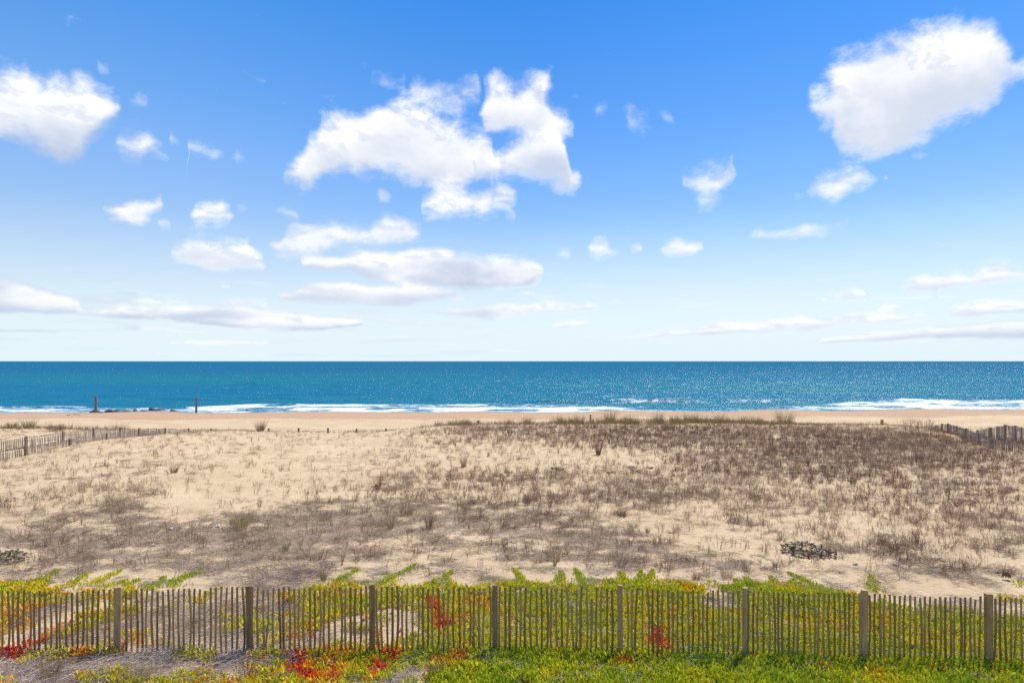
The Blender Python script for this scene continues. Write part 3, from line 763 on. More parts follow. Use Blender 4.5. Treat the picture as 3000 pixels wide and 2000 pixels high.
edge = np.exp(-((SY - shd - .7) / .9) ** 2)
foam = np.maximum(inside, edge * .95)
lead = np.exp(-((SY - out_d + 1.2) / 1.3) ** 2) * fst * (.7 + .6 * vnoise(SX * .1, SX * 0, 71))
foam = np.maximum(foam, lead)
nb = fbm(SX * .35, SY * .5, 81, 4, .65) * 1.6 - .3
br = np.exp(-((SY - yb_ + .9) / 1.15) ** 2) * np.clip((hb - .25) * 3.0, 0, 1.0) * (.5 + .7 * nb)
crest = np.exp(-((SY - yb_ - .2) / .55) ** 2) * np.clip(hb * 2.0, 0, 1) * (.5 + .8 * nb)
br2 = np.exp(-((SY - yb_ - 7.2) / .8) ** 2) * np.clip(hb2 * 1.8, 0, 1) * (.4 + .7 * nb)
trail = sstep(yb_, yb_ - 3, SY) * sstep(out_d - 2, out_d, SY) * (hb > .4) * .42
foam = np.clip(np.maximum.reduce([foam, br, crest, br2, trail]), 0, 1.1)
foam *= sstep(400, 200, np.abs(SX) * 1.0)
ny, nx = SX.shape
idx = np.arange(ny * nx).reshape(ny, nx)
F = np.stack([idx[:-1, :-1], idx[:-1, 1:], idx[1:, 1:], idx[1:, :-1]], -1).reshape(-1, 4)
me = mesh_np('sea', np.stack([SX, SY, SZ + SEA_Z], -1).reshape(-1, 3), F, {'foam': ('POINT', 'FLOAT', foam.astype(np.float32))}, True)
tag(link('sea', me, m_sea), kind='structure')

def tube(name, pts, r, m, parent, sides=4):
    V, F = [], []
    pts = [np.array(p, float) for p in pts]
    for i, p in enumerate(pts):
        d = pts[min(i + 1, len(pts) - 1)] - pts[max(i - 1, 0)]; d /= np.linalg.norm(d) + 1e-9
        s = np.cross(d, (0, 0, 1.0)); s /= np.linalg.norm(s) + 1e-9; u = np.cross(s, d)
        for j in range(sides):
            t = 2 * math.pi * j / sides
            V.append(p + (s * math.cos(t) + u * math.sin(t)) * r)
    for i in range(len(pts) - 1):
        for j in range(sides):
            a, b_ = sides * i + j, sides * i + (j + 1) % sides
            F.append((a, b_, b_ + sides, a + sides))
    return link(name, mesh_np(name, np.array(V), F), m, parent)

# ------------------------------------------------------------------ blade builders
def strip(V, F, p0, d0, length, width, bend, seg=3, tip=.15, flat=None):
    """a tapering blade; d0 start direction, bend vector added along it"""
    p = np.array(p0, float); d = np.array(d0, float); d /= np.linalg.norm(d)
    side = np.cross(d, flat if flat is not None else (random.uniform(-1, 1), random.uniform(-1, 1), .3)); side /= (np.linalg.norm(side) + 1e-6)
    base = len(V)
    for i in range(seg + 1):
        w = width * (1 - (1 - tip) * (i / seg) ** 1.3) / 2
        V.append(p + side * w); V.append(p - side * w)
        d = d + np.array(bend) / seg; d /= np.linalg.norm(d)
        p = p + d * length / seg
    for i in range(seg):
        a = base + 2 * i
        F.append((a, a + 1, a + 3, a + 2))

def tuft(n, r, hmin, hmax, width, splay, droop, seg=3, lean=(0, 0)):
    V, F = [], []
    for _ in range(n):
        a = random.uniform(0, 6.283); q = r * math.sqrt(random.random())
        s = splay * random.uniform(.15, 1)
        d = (math.cos(a) * s + lean[0], math.sin(a) * s + lean[1], 1)
        L = random.uniform(hmin, hmax)
        b_ = (math.cos(a) * droop * random.random() + lean[0] * .5, math.sin(a) * droop * random.random() + lean[1] * .5, -droop * random.random() * .7)
        strip(V, F, (math.cos(a) * q, math.sin(a) * q, -.02), d, L, width * random.uniform(.7, 1.3), b_, seg)
    return V, F

def stemtuft(n, r, hmin, hmax, width, branch=3):
    V, F = [], []
    for _ in range(n):
        a = random.uniform(0, 6.283); q = r * math.sqrt(random.random())
        d = np.array((random.gauss(0, .22), random.gauss(0, .22), 1.0)); L = random.uniform(hmin, hmax)
        p0 = np.array((math.cos(a) * q, math.sin(a) * q, -.02))
        strip(V, F, p0, d, L, width, (random.gauss(0, .15), random.gauss(0, .15), 0), 2, .5)
        dn = d / np.linalg.norm(d)
        for _k in range(random.randint(1, branch)):
            t = random.uniform(.35, .95)
            strip(V, F, p0 + dn * L * t, dn + np.array((random.gauss(0, .8), random.gauss(0, .8), 0)), L * random.uniform(.2, .45), width * .8, (0, 0, .2), 1, .4)
    return V, F

def mat_of_stalks(n, r, lmin, lmax, width, hgt=.05):
    V, F = [], []
    main = random.uniform(-.3, .3)
    for _ in range(n):
        a = random.uniform(0, 6.283); q = r * math.sqrt(random.random())
        th = main + random.gauss(0, .55) + (3.14159 if random.random() < .4 else 0)
        strip(V, F, (math.cos(a) * q, math.sin(a) * q, random.uniform(0, hgt)), (math.cos(th), math.sin(th), random.uniform(-.05, .45)), random.uniform(lmin, lmax), width,
              (random.gauss(0, .25), random.gauss(0, .25), -random.uniform(.1, .7)), 3, .3)
    return V, F

def finger(V, F, p, d, L, w, bend):
    """succulent leaf: three-sided, fattest below the middle, pointed"""
    p = np.array(p, float); d = np.array(d, float); d /= np.linalg.norm(d)
    s = np.cross(d, (0.3, .2, 1.0)); s /= np.linalg.norm(s) + 1e-9
    u = np.cross(s, d)
    b0 = len(V)
    for i, k in enumerate((.6, 1.0, .75)):
        for j in range(3):
            t = j * 2.0944
            V.append(p + (s * math.cos(t) + u * math.sin(t)) * w * .5 * k)
        d = d + np.array(bend) * .5; d /= np.linalg.norm(d)
        p = p + d * L / 3
    V.append(p)
    for i in range(2):
        for j in range(3):
            a, b_ = b0 + 3 * i + j, b0 + 3 * i + (j + 1) % 3
            F.append((a, b_, b_ + 3, a + 3))
    for j in range(3): F.append((b0 + 6 + j, b0 + 6 + (j + 1) % 3, b0 + 9))

def ice_clump(n, r, lmin, lmax, w):
    V, F = [], []
    for _ in range(n):
        a = random.uniform(0, 6.283); q = r * math.sqrt(random.random())
        k = random.uniform(.1, .8)
        finger(V, F, (math.cos(a) * q, math.sin(a) * q, random.uniform(-.01, .03)), (math.cos(a) * k + random.gauss(0, .25), math.sin(a) * k + random.gauss(0, .25), 1), random.uniform(lmin, lmax), w * random.uniform(.8, 1.2), (0, 0, .3))
    return V, F

def to_mesh(name, VF, m, smooth_=False):
    me = mesh_np(name, np.array(VF[0]), [tuple(f) for f in VF[1]], None, smooth_)
    me.materials.append(m)
    return me

# ------------------------------------------------------------------ scattering
def scatter(name, pts, rot, scl, pick, tint_v, protos, label=None, cat=None, parent=None):
    col = bpy.data.collections.new(name + '_kinds')
    for i, me in enumerate(protos):
        o = bpy.data.objects.new('%s_kind_%02d' % (name, i), me); col.objects.link(o)
    pm = bpy.data.meshes.new(name)
    pts = np.asarray(pts, np.float32); n = len(pts)
    pm.vertices.add(n); pm.vertices.foreach_set('co', pts.ravel())
    for an, typ, key, arr in (('rot', 'FLOAT_VECTOR', 'vector', rot), ('scl', 'FLOAT_VECTOR', 'vector', scl), ('pick', 'INT', 'value', pick), ('tint', 'FLOAT', 'value', tint_v)):
        a = pm.attributes.new(an, typ, 'POINT')
        a.data.foreach_set(key, np.ascontiguousarray(arr, dtype=np.int32 if typ == 'INT' else np.float32).ravel())
    o = link(name, pm)
    ng = bpy.data.node_groups.new(name, 'GeometryNodeTree')
    ng.interface.new_socket('Geometry', in_out='INPUT', socket_type='NodeSocketGeometry')
    ng.interface.new_socket('Geometry', in_out='OUTPUT', socket_type='NodeSocketGeometry')
    gi, go = ng.nodes.new('NodeGroupInput'), ng.nodes.new('NodeGroupOutput')
    ip = ng.nodes.new('GeometryNodeInstanceOnPoints')
    ci = ng.nodes.new('GeometryNodeCollectionInfo')
    ci.inputs['Collection'].default_value = col
    ci.inputs['Separate Children'].default_value = True
    ci.inputs['Reset Children'].default_value = True
    def na(nm, dt):
        q = ng.nodes.new('GeometryNodeInputNamedAttribute'); q.data_type = dt; q.inputs['Name'].default_value = nm
        return q.outputs['Attribute']
    e2r = ng.nodes.new('FunctionNodeEulerToRotation')
    ng.links.new(na('rot', 'FLOAT_VECTOR'), e2r.inputs[0])
    ng.links.new(gi.outputs[0], ip.inputs['Points'])
    ng.links.new(ci.outputs[0], ip.inputs['Instance'])
    ip.inputs['Pick Instance'].default_value = True
    ng.links.new(na('pick', 'INT'), ip.inputs['Instance Index'])
    ng.links.new(e2r.outputs[0], ip.inputs['Rotation'])
    ng.links.new(na('scl', 'FLOAT_VECTOR'), ip.inputs['Scale'])
    ng.links.new(ip.outputs[0], go.inputs[0])
    md = o.modifiers.new('scatter', 'NODES'); md.node_group = ng
    tag(o, label, cat, kind='stuff')
    return o

def candidates(n, d0, d1, umax=.86):
    """random points spread evenly over the ground in a wedge seen from the dune"""
    Y = np.sqrt(RNG.uniform(d0 * d0, d1 * d1, n)); X = RNG.uniform(-umax, umax, n) * Y
    return X, Y

def place(n, d0, d1, func, umax=.86):
    X, Y = candidates(n, d0, d1, umax)
    Z = height(X, Y)
    px, py = to_px(X, Y, Z)
    p = func(px, py, X, Y)
    k = RNG.random(n) < p
    return X[k], Y[k], Z[k], px[k], py[k]

def do_scatter(name, XYZ, protos, smin, smax, tint_v, label, tilt=.12, cat=None, sv=None):
    X, Y, Z = XYZ; n = len(X)
    rot = np.stack([RNG.normal(0, tilt, n), RNG.normal(0, tilt, n), RNG.uniform(0, 6.283, n)], -1)
    s = RNG.uniform(smin, smax, n) * (1 if sv is None else sv)
    scl = np.stack([s, s, s * RNG.uniform(.75, 1.15, n)], -1)
    return scatter(name, np.stack([X, Y, Z], -1), rot, scl, RNG.integers(0, len(protos), n), np.clip(tint_v, 0, 1), protos, label, cat)

def fencefree(Y): return 1.0

def bare_gap(px, py): return 1 - .82 * sstep(.55, 1.05, blobs(px, py, BARE))

# dry upright stems
P_stem = [to_mesh('dry_stems', stemtuft(9, .10, .12, .32, .0085), m_stem) for _ in range(8)]
def f_stem(px, py, X, Y):
    v = cover(px, py, X, Y, STEM)
    return (1 - .6 * sstep(1150, 950, px) * sstep(1420, 1380, py)) * bare_gap(px, py) * np.clip(sstep(.05, 1.25, v) * .58 + .05, 0, .8) * sstep(61, 58, Y) * sstep(15.0, 16.5, Y) + .03
X, Y, Z, px, py = place(82000, 15.5, 60, f_stem)
t_ = .35 + (fbm(X * .3, Y * .3, 88, 3) - .5) * 1.4 + np.where(px > 1300, -.18, .15) + RNG.normal(0, .12, len(X))
do_scatter('dry_stems', (X, Y, Z), P_stem, .7, 1.25, t_, sv=1 - .4 * sstep(44, 50, Y), label='dead reddish brown stalks standing over the dune sand', cat='dry stalks')

# straw heaps lying flat
P_straw = [to_mesh('straw', mat_of_stalks(20, .22, .18, .42, .009), m_straw) for _ in range(8)]
def f_straw(px, py, X, Y):
    v = cover(px, py, X, Y, STRAW) * 1.0
    w = cover(px, py, X, Y, STEM) * .28
    return bare_gap(px, py) * np.clip(sstep(.05, 1.3, np.maximum(v, w)) * .62 + .04, 0, .85) * sstep(60, 56, Y) * sstep(14.6, 15.6, Y) + .02
X, Y, Z, px, py = place(42000, 14.5, 60, f_straw)
t_ = .42 + (fbm(X * .5, Y * .5, 89, 3) - .5) * 1.3 + RNG.normal(-.05, .25, len(X))
do_scatter('flattened_straw', (X, Y, Z + .01), P_straw, .6, 1.15, t_, 'grey tan straw lying flattened on the dune', tilt=.08, cat='straw')

# arched clumps of withered grass
P_cl = [to_mesh('withered_clump', tuft(44, .07, .22, .46, .0095, 1.1, 1.5, 4, (.25, -.1)), m_straw) for _ in range(7)]
def f_cl(px, py, X, Y):
    v = cover(px, py, X, Y, STRAW) + .6 * blobs(px, py, GREEN)
    w = cover(px, py, X, Y, STEM)
    return (sstep(.4, 1.2, v) * .55 + sstep(.3, 1.1, w) * .15) * sstep(50, 40, Y) * sstep(15.2, 16.5, Y) + .004
X, Y, Z, px, py = place(11000, 15, 50, f_cl)
t_ = .35 + (fbm(X * .7, Y * .7, 95, 3) - .5) * 1.2 + RNG.normal(0, .2, len(X))
do_scatter('withered_clumps', (X, Y, Z), P_cl, .5, 1.25, t_, 'arched grey brown clumps of withered grass on the dune', tilt=.15, cat='withered grass')

# scattered living beachgrass sprigs
P_bg = [to_mesh('beachgrass_sprig', tuft(9, .04, .16, .42, .007, .28, .35), m_beach) for _ in range(7)]
def f_bg(px, py, X, Y):
    v = cover(px, py, X, Y, GREEN) * .30
    crest = .95 * np.exp(-((Y - 52.5) / 2.2) ** 2) * (px > 1230) * (px < 2650) * (fbm(X * .35, Y * .35, 91, 2) > .5)
    lm = .5 * np.exp(-((Y - 59) / 2.0) ** 2) * (px < 330)
    return np.clip(np.maximum.reduce([v, crest, lm]), 0, 1) * sstep(15.2, 16.5, Y) + .012
X, Y, Z, px, py = place(30000, 15, 61, f_bg)
t_ = .42 + (fbm(X * .6, Y * .6, 93, 3) - .5) * 1.2 + RNG.normal(0, .2, len(X)) - .45 * (Y > 45)
do_scatter('beachgrass_sprigs', (X, Y, Z), P_bg, .7, 1.25, t_, 'thin olive and tan beachgrass sprigs dotted over the dune', cat='beachgrass')

# taller beachgrass fringe along the seaward crest and on the left mound
P_cr = [to_mesh('crest_grass', tuft(20, .12, .25, .62, .014, .35, .3), m_beach) for _ in range(6)]
X = RNG.uniform(-8, 24, 2600); Y = 50.6 + RNG.uniform(-.8, 3.2, len(X))
k = RNG.random(len(X)) < sstep(.47, .62, fbm(X * .8, Y * .5, 92, 3)) * .8 * sstep(-7, -4, X) * sstep(23, 17, X)
X2 = RNG.uniform(-46, -34, 400); Y2 = RNG.uniform(58.5, 61, 400); k2 = RNG.random(400) < .35
X = np.r_[X[k], X2[k2]]; Y = np.r_[Y[k], Y2[k2]]
t_ = np.clip(.05 + RNG.normal(0, .12, len(X)), 0, .4)
do_scatter('crest_grass', (X, Y, height(X, Y)), P_cr, .6, 1.2, t_, 'ragged fringe of tan beachgrass along the seaward crest', tilt=.2, cat='beachgrass', sv=.55 + .8 * vnoise(X * 1.3, Y * 2, 94))

# ------------------------------------------------------------------ ice plant mats and dead twigs in the foreground
P_ice = [to_mesh('ice_plant_shoots', ice_clump(13, .095, .05, .085, .025), m_ice) for _ in range(9)]
def f_ice(px, py, X, Y):
    v = blobs(px, py, ICE) - blobs(px, py, HOLE) + (fbm(X * 1.6, Y * 2.6, 41, 4) - .5) * 1.3 + (fbm(X * 5, Y * 8, 42, 3) - .5) * (1.7 - .9 * sstep(1500, 2300, px) * (py > 1900)) - .16 * sstep(1400, 700, px)
    return np.clip(v * 1.9, 0, 1) * (py > 1712)
REDS = [(225,1960,42,26,-30,1.3),(25,1918,60,14,0,.8),(870,1940,22,30,20,1.3),(900,1985,30,16,0,.9),(980,1975,22,30,10,.8),(1108,1962,20,15,0,1.2),(1150,1925,20,12,0,1.0),(1275,1785,18,34,-25,1.1),(1295,1830,16,24,0,1.0),
        (1925,1872,22,26,-35,1.2),(1945,1900,26,12,0,1.0),(640,1915,26,18,0,.9),(690,1968,34,10,0,.8),(110,1885,50,14,0,.9),(560,1830,50,34,0,.25),(820,1715,60,8,0,1.2),(60,1830,60,30,0,.15),(640,1790,60,24,0,.3),(480,1760,30,20,0,.3),
        (1350,1930,26,16,0,.45),(1290,1945,30,12,0,.4),(1100,1900,30,10,0,.6),(2410,1960,30,8,0,.35),(1830,1945,30,10,0,.5),(60,1790,100,20,0,.12),(1400,1780,60,20,0,.2)]
def ice_tint(px, py, X, Y):
    t = .40 + (fbm(X * 1.3, Y * 1.3, 45, 3) - .5) * .36 + RNG.normal(0, .08, len(X))
    t += np.where(px < 700, .02, 0) + np.where((px > 1200) & (py > 1900), -.09, 0) + .06 * sstep(1500, 900, px)
    r = blobs(px, py, REDS)
    r = r * (.45 + 1.1 * fbm(X * 6, Y * 9, 46, 3))
    t += (vnoise(X * 7, Y * 10, 48) > .86) * .16 * RNG.random(len(X)) + (vnoise(X * 9, Y * 12, 49) > .9) * .4 * (px < 1300) * RNG.random(len(X))
    return t + r * .75
X, Y, Z, px, py = place(31000, 9.2, 16.5, f_ice, .97)
Z = Z + .015
t_ = ice_tint(px, py, X, Y)
do_scatter('ice_plant_mat', (X, Y, Z), P_ice, .75, 1.3, t_, 'green and yellow ice plant mat with red patches around the sand fence', tilt=.25, cat='ice plant')

# bleached twigs and dead runners
P_tw = [to_mesh('dead_runners', mat_of_stalks(26, .2, .12, .36, .0065, .07), m_twig) for _ in range(7)]
TWIGS = [(150,1975,330,40,0,1.2),(430,1950,260,40,-10,1.0),(700,1960,220,50,-5,1.2),(1190,1985,90,40,-30,1.1),(300,1850,320,40,-15,.6),(60,1820,160,20,-18,.8),(800,1810,140,70,-15,.9),(600,1830,190,60,-15,.8),(1000,1870,130,30,-15,.7),(1420,1830,100,30,0,.4),
      (850,1690,150,30,-15,.7),(2870,1790,180,26,0,.6),(2240,1860,100,20,15,.6),(2010,1930,30,20,45,.7),(2100,1780,80,26,0,.5),(2830,1850,90,26,0,.5),(1680,1770,80,20,0,.4),(1500,1870,60,10,0,.4)]
def f_tw(px, py, X, Y):
    v = blobs(px, py, TWIGS) + (fbm(X * 1.6, Y * 2.6, 43, 4) - .5) * 1.0
    return np.clip(v * 1.2, 0, 1) * .9 + .03
X, Y, Z, px, py = place(14500, 9.2, 16.5, f_tw, .97)
t_ = .45 + (fbm(X * 1.1, Y * 1.1, 47, 3) - .5) * 1.2 + RNG.normal(0, .15, len(X)) - .1 * (py < 1800)
do_scatter('dead_runners', (X, Y, Z + .01), P_tw, .6, 1.15, t_, 'bleached grey dead runners and twigs tangled on the sand', tilt=.1, cat='dead twigs')

# ------------------------------------------------------------------ ice plant runners creeping out on to bare sand
RUN = [((110,1715),(165,1672),'yellow green ice plant runner creeping uphill behind the fence, second from the left edge'),
       ((205,1722),(250,1682),'short ice plant runner with a starry tip left of the leftmost near fence post'),
       ((262,1716),(348,1672),'thin orange tinged ice plant runner above the leftmost near fence post'),
       ((300,1725),(365,1700),'low green ice plant runner just behind the leftmost near fence post'),
       ((370,1722),(398,1700),'stubby yellow ice plant clump just right of the leftmost near fence post'),
       ((440,1728),(475,1694),'small spiky yellow ice plant tip between the two leftmost near fence posts'),
       ((490,1722),(588,1668),'long green ice plant runner with straw coloured end, left of the second near fence post'),
       ((960,1735),(1040,1668),'loose green ice plant runner standing behind the slats left of the third near fence post'),
       ((1000,1722),(1075,1705),'flat ice plant runner meeting the top of the third near fence post from the left'),
       ((1105,1722),(1212,1655),'thick long ice plant runner pointing up right beside the third near fence post'),
       ((1260,1725),(1320,1674),'forked upright ice plant runner midway between the third and fourth near fence posts'),
       ((1330,1730),(1300,1688),'short ice plant spur on the right of the forked runner'),
       ((1450,1722),(1560,1718),'low ice plant runner spreading right of the fourth near fence post'),
       ((1560,1724),(1500,1672),'ice plant runner leaning back left behind the fence right of the fourth near fence post'),
       ((1650,1730),(1636,1676),'upright ice plant column between the fourth and fifth near fence posts'),
       ((1730,1726),(1678,1670),'slender ice plant runner slanting up left, left of the fifth near fence post'),
       ((1880,1722),(1870,1672),'tall broad ice plant heap behind the fifth near fence post'),
       ((1900,1724),(1906,1672),'second peak of the ice plant heap just right of the fifth near fence post'),
       ((1850,1714),(1808,1678),'ice plant runner slanting up left from the heap by the fifth near fence post'),
       ((1915,1706),(1990,1704),'brownish ice plant runner lying level over sand right of the fifth near fence post'),
       ((1835,1706),(1770,1704),'greyish ice plant runner lying level over sand left of the fifth near fence post'),
       ((2190,1722),(2148,1700),'short ice plant runner poking out left of the sixth near fence post top'),
       ((2240,1728),(2178,1698),'ice plant runner slanting behind the sixth near fence post top'),
       ((2290,1730),(2252,1692),'thin ice plant runner slanting up left, right of the sixth near fence post'),
       ((2440,1736),(2305,1682),'longest ice plant runner, arching over the sand left of the seventh near fence post'),
       ((2330,1735),(2318,1700),'ice plant spur under the longest arching runner'),
       ((2572,1738),(2542,1688),'ice plant runner emerging right of the seventh near fence post top')]
for a, b_, lab in RUN:
    A = np.array(drop(*a)); B = np.array(drop(*b_))
    L = np.linalg.norm(B - A); n = max(6, int(L / .028))
    V, F = [], []
    perp = np.array((-(B - A)[1], (B - A)[0], 0)); perp /= np.linalg.norm(perp)
    dirn = (B - A) / L
    for i in range(n):
        t = i / (n - 1); wdt = .20 * (1 - t) + .035
        for j in range(random.randint(5, 8)):
            off = random.gauss(0, wdt * .55)
            q = A + (B - A) * t + perp * (off + .05 * math.sin(t * 5))
            q[2] = float(height(np.array([q[0]]), np.array([q[1]]))[0]) + .01
            sd = 1 if random.random() < .5 else -1
            dd = dirn * .5 + perp * sd * random.uniform(.2, .9) + np.array((0, 0, random.uniform(.5, 1.1)))
            finger(V, F, q - A, dd, random.uniform(.05, .09), .022, (0, 0, .25))
    o = tube('ice_plant_runner', [(A + (B - A) * t + perp * .05 * math.sin(t * 5) - A) + np.array((0, 0, .012)) for t in np.linspace(0, 1, 9)], .006, None, None)
    o.location = tuple(A)
    lv_ = link('leaves', to_mesh('leaves', (V, F), m_ice), None, o); lv_['kind'] = 'stuff'
    tag(o, lab, 'ice plant', 'ice plant runners behind the near fence')
# runners carry their own tint
m_ice_own = m_ice.copy(); m_ice_own.name = 'ice_plant_runner'
for n_ in m_ice_own.node_tree.nodes:
    if n_.type == 'ATTRIBUTE': n_.attribute_type = 'GEOMETRY'; n_.attribute_name = 'tint'
rr = random.Random(3)
for o in [o for o in C.objects if o.name.startswith('ice_plant_runner')]:
    t0 = rr.uniform(.26, .42) + (.15 if 'orange' in o['label'] or 'brownish' in o['label'] else 0)
    for q in [o] + [c for c in C.objects if c.parent == o]:
        me = q.data; me.materials.clear(); me.materials.append(m_ice_own)
        a = me.attributes.new('tint', 'FLOAT', 'POINT')
        a.data.foreach_set('value', np.full(len(me.vertices), t0, np.float32))

# ------------------------------------------------------------------ fences
def slat_mesh(i, h=1.22, w=.036, t=.009):
    rr = random.Random(100 + i)
    n = 5; V = []; ph = rr.uniform(0, 6); bow = rr.gauss(0, .006); sb = rr.gauss(0, .009)
    for k in range(n):
        f = k / (n - 1)
        ox = sb * math.sin(f * 3.1) + .003 * math.sin(f * 7 + ph); oy = bow * math.sin(f * 3.1)
        ww = w * (1 + .08 * math.sin(f * 5 + ph)) / 2
        tw = .12 * rr.random() * f
        for sx, sy in ((-1, -1), (1, -1), (1, 1), (-1, 1)):
            x_, y_ = sx * ww, sy * t / 2
            V.append((ox + x_ * math.cos(tw) - y_ * math.sin(tw), oy + x_ * math.sin(tw) + y_ * math.cos(tw), -h + h * f + (sx * .004 * rr.random() if k == n - 1 else 0)))
    F = []
    for k in range(n - 1):
        for j in range(4):
            a, b_ = 4 * k + j, 4 * k + (j + 1) % 4
            F.append((a, b_, b_ + 4, a + 4))
    F.append((0, 3, 2, 1)); e = 4 * (n - 1); F.append((e, e + 1, e + 2, e + 3))
    return mesh_np('slat', np.array(V), F)

def post_mesh(h, w, d, round_=False, seed=0, sides=10):
    rr = random.Random(seed)
    if round_:
        ring = [(math.cos(2 * math.pi * k / sides) * w / 2, math.sin(2 * math.pi * k / sides) * w / 2) for k in range(sides)]
    else:
        c = w * .12
        a, b_ = w / 2, d / 2
        ring = [(a - c, -b_), (a, -b_ + c), (a, b_ - c), (a - c, b_), (-a + c, b_), (-a, b_ - c), (-a, -b_ + c), (-a + c, -b_)]
    V = []; lv = [-h, -h * .6, -h * .3, -.012, 0]
    for i, z in enumerate(lv):
        s = .94 if i == len(lv) - 1 else 1.0 + rr.gauss(0, .015)
        for x_, y_ in ring: V.append((x_ * s, y_ * s, z + (rr.gauss(0, .004) if i == 4 else 0)))
    n = len(ring); F = []
    for i in range(len(lv) - 1):
        for j in range(n):
            a, b_ = n * i + j, n * i + (j + 1) % n
            F.append((a, b_, b_ + n, a + n))
    F.append(tuple(range(n * (len(lv) - 1), n * len(lv)))); F.append(tuple(reversed(range(n))))
    return mesh_np('post', np.array(V), F)

SLATS = [slat_mesh(i) for i in range(14)]
def slat_set(m):
    out = []
    for s in SLATS:
        q = s.copy(); q.materials.clear(); q.materials.append(m); out.append(q)
    return out
S_BROWN, S_GREY = slat_set(m_lath), slat_set(m_lath_grey)
POSTM = {}
def fence_empty(name, loc, label, cat, group=None):
    e = bpy.data.objects.new(name, None); C.objects.link(e); e.location = loc
    e.empty_display_size = .3
    return tag(e, label, cat, group)

# near fence -----------------------------------------------------------
D0 = 11.7
fz = lambda px, py: CAM_Z - (py - HY) / FPX * D0
near = fence_empty('sand_fence', (0, D0, -.1), 'near brown slat fence on square posts, running the full width in front of the dune', 'fence')
near_posts = [(-385,1722,1908,20),(-20,1722,1908,20),(345,1718,1912,24,),(728,1714,1908,22),(1090,1710,1916,20),(1450,1712,1912,18),(1816,1713,1917,20),(2183,1720,1926,19),(2533,1727,1932,24),(2896,1738,1946,29),(3250,1752,1960,26)]
inv = near.matrix_world.inverted()
def local(e, p): return (p[0] - e.location[0], p[1] - e.location[1], p[2] - e.location[2])
for i, pp in enumerate(near_posts):
    px, py, pb = pp[:3]
    w = .098 if i not in (2, 9) else .112
    me = post_mesh(fz(px, py) - fz(px, pb) + .35, w, .105, i in (5, 6, 7), i)
    x_, y_, z_ = at(px, py, D0 - .0)
    o = link('post', me, m_post, near, local(near, (x_, y_, z_)))
    o.rotation_euler = (random.gauss(0, .008), random.gauss(0, .008), {2: .45, 3: .38, 4: .15, 8: -.2, 9: -.25}.get(i, random.gauss(0, .08)))
TOP = [(-60,1730),(30,1729),(150,1732),(185,1738),(260,1728),(345,1724),(450,1724),(560,1724),(640,1722),(728,1719),(800,1722),(900,1723),(960,1722),(1050,1718),(1150,1718),(1300,1722),(1380,1720),(1450,1717),(1560,1720),(1700,1720),(1815,1721),(1900,1724),(2000,1728),(2183,1730),(2300,1734),(2450,1737),(2533,1739),(2650,1744),(2780,1749),(2895,1747),(3000,1752),(3100,1755)]
BOT = [(-60,1905),(150,1908),(250,1914),(345,1910),(700,1908),(760,1902),(1000,1905),(1150,1902),(1450,1900),(1690,1908),(1900,1910),(2150,1914),(2500,1920),(2700,1925),(2900,1932),(3100,1936)]
px = -400.0; k = 0
rs = random.Random(17)
SHORTS = {1678: 40, 1739: 34, 185: 8, 600: 10}
while px < 3420:
    near_post = min(abs(px - p[0]) for p in near_posts)
    if near_post > 9:
        ty = np.interp(px, [a for a, _ in TOP], [v for _, v in TOP]) + rs.gauss(0, 2.6)
        if rs.random() < .09: ty += rs.uniform(4, 11)
        for sx, dd in SHORTS.items():
            if abs(px - sx) < 8: ty += dd
        by = np.interp(px, [a for a, _ in BOT], [v for _, v in BOT]) + rs.gauss(0, 2)
        x_, y_, z_ = at(px, ty, D0 - .03 + rs.gauss(0, .008))
        o = link('slat', S_BROWN[k % 14], None, near, local(near, (x_, y_, z_)))
        o.scale = (rs.uniform(.9, 1.12), 1, (by - ty + rs.uniform(2, 14)) / FPX * D0 / 1.22)
        o.rotation_euler = (rs.gauss(0, .01), rs.gauss(0, .009) + (rs.gauss(0, .03) if rs.random() < .06 else 0), rs.gauss(0, .12))
        k += 1
    px += (15.7 if px < 700 else 15.2 if px < 1600 else 14.85) + rs.gauss(0, .32)
for j, off in enumerate((14, 51, 90, 127, 165)):
    for sgn in (0,):
        pts = []
        for px in range(-405, 3425, 30):
            ty = np.interp(px, [a for a, _ in TOP], [v for _, v in TOP])
            x_, y_, z_ = at(px, ty + off + 1.5 * math.sin(px * .013 + j), D0 - .045 + .012 * math.sin(px * .4))
            pts.append(local(near, (x_, y_, z_)))
        tube('wire', pts, .0018, m_wire, near, 4)

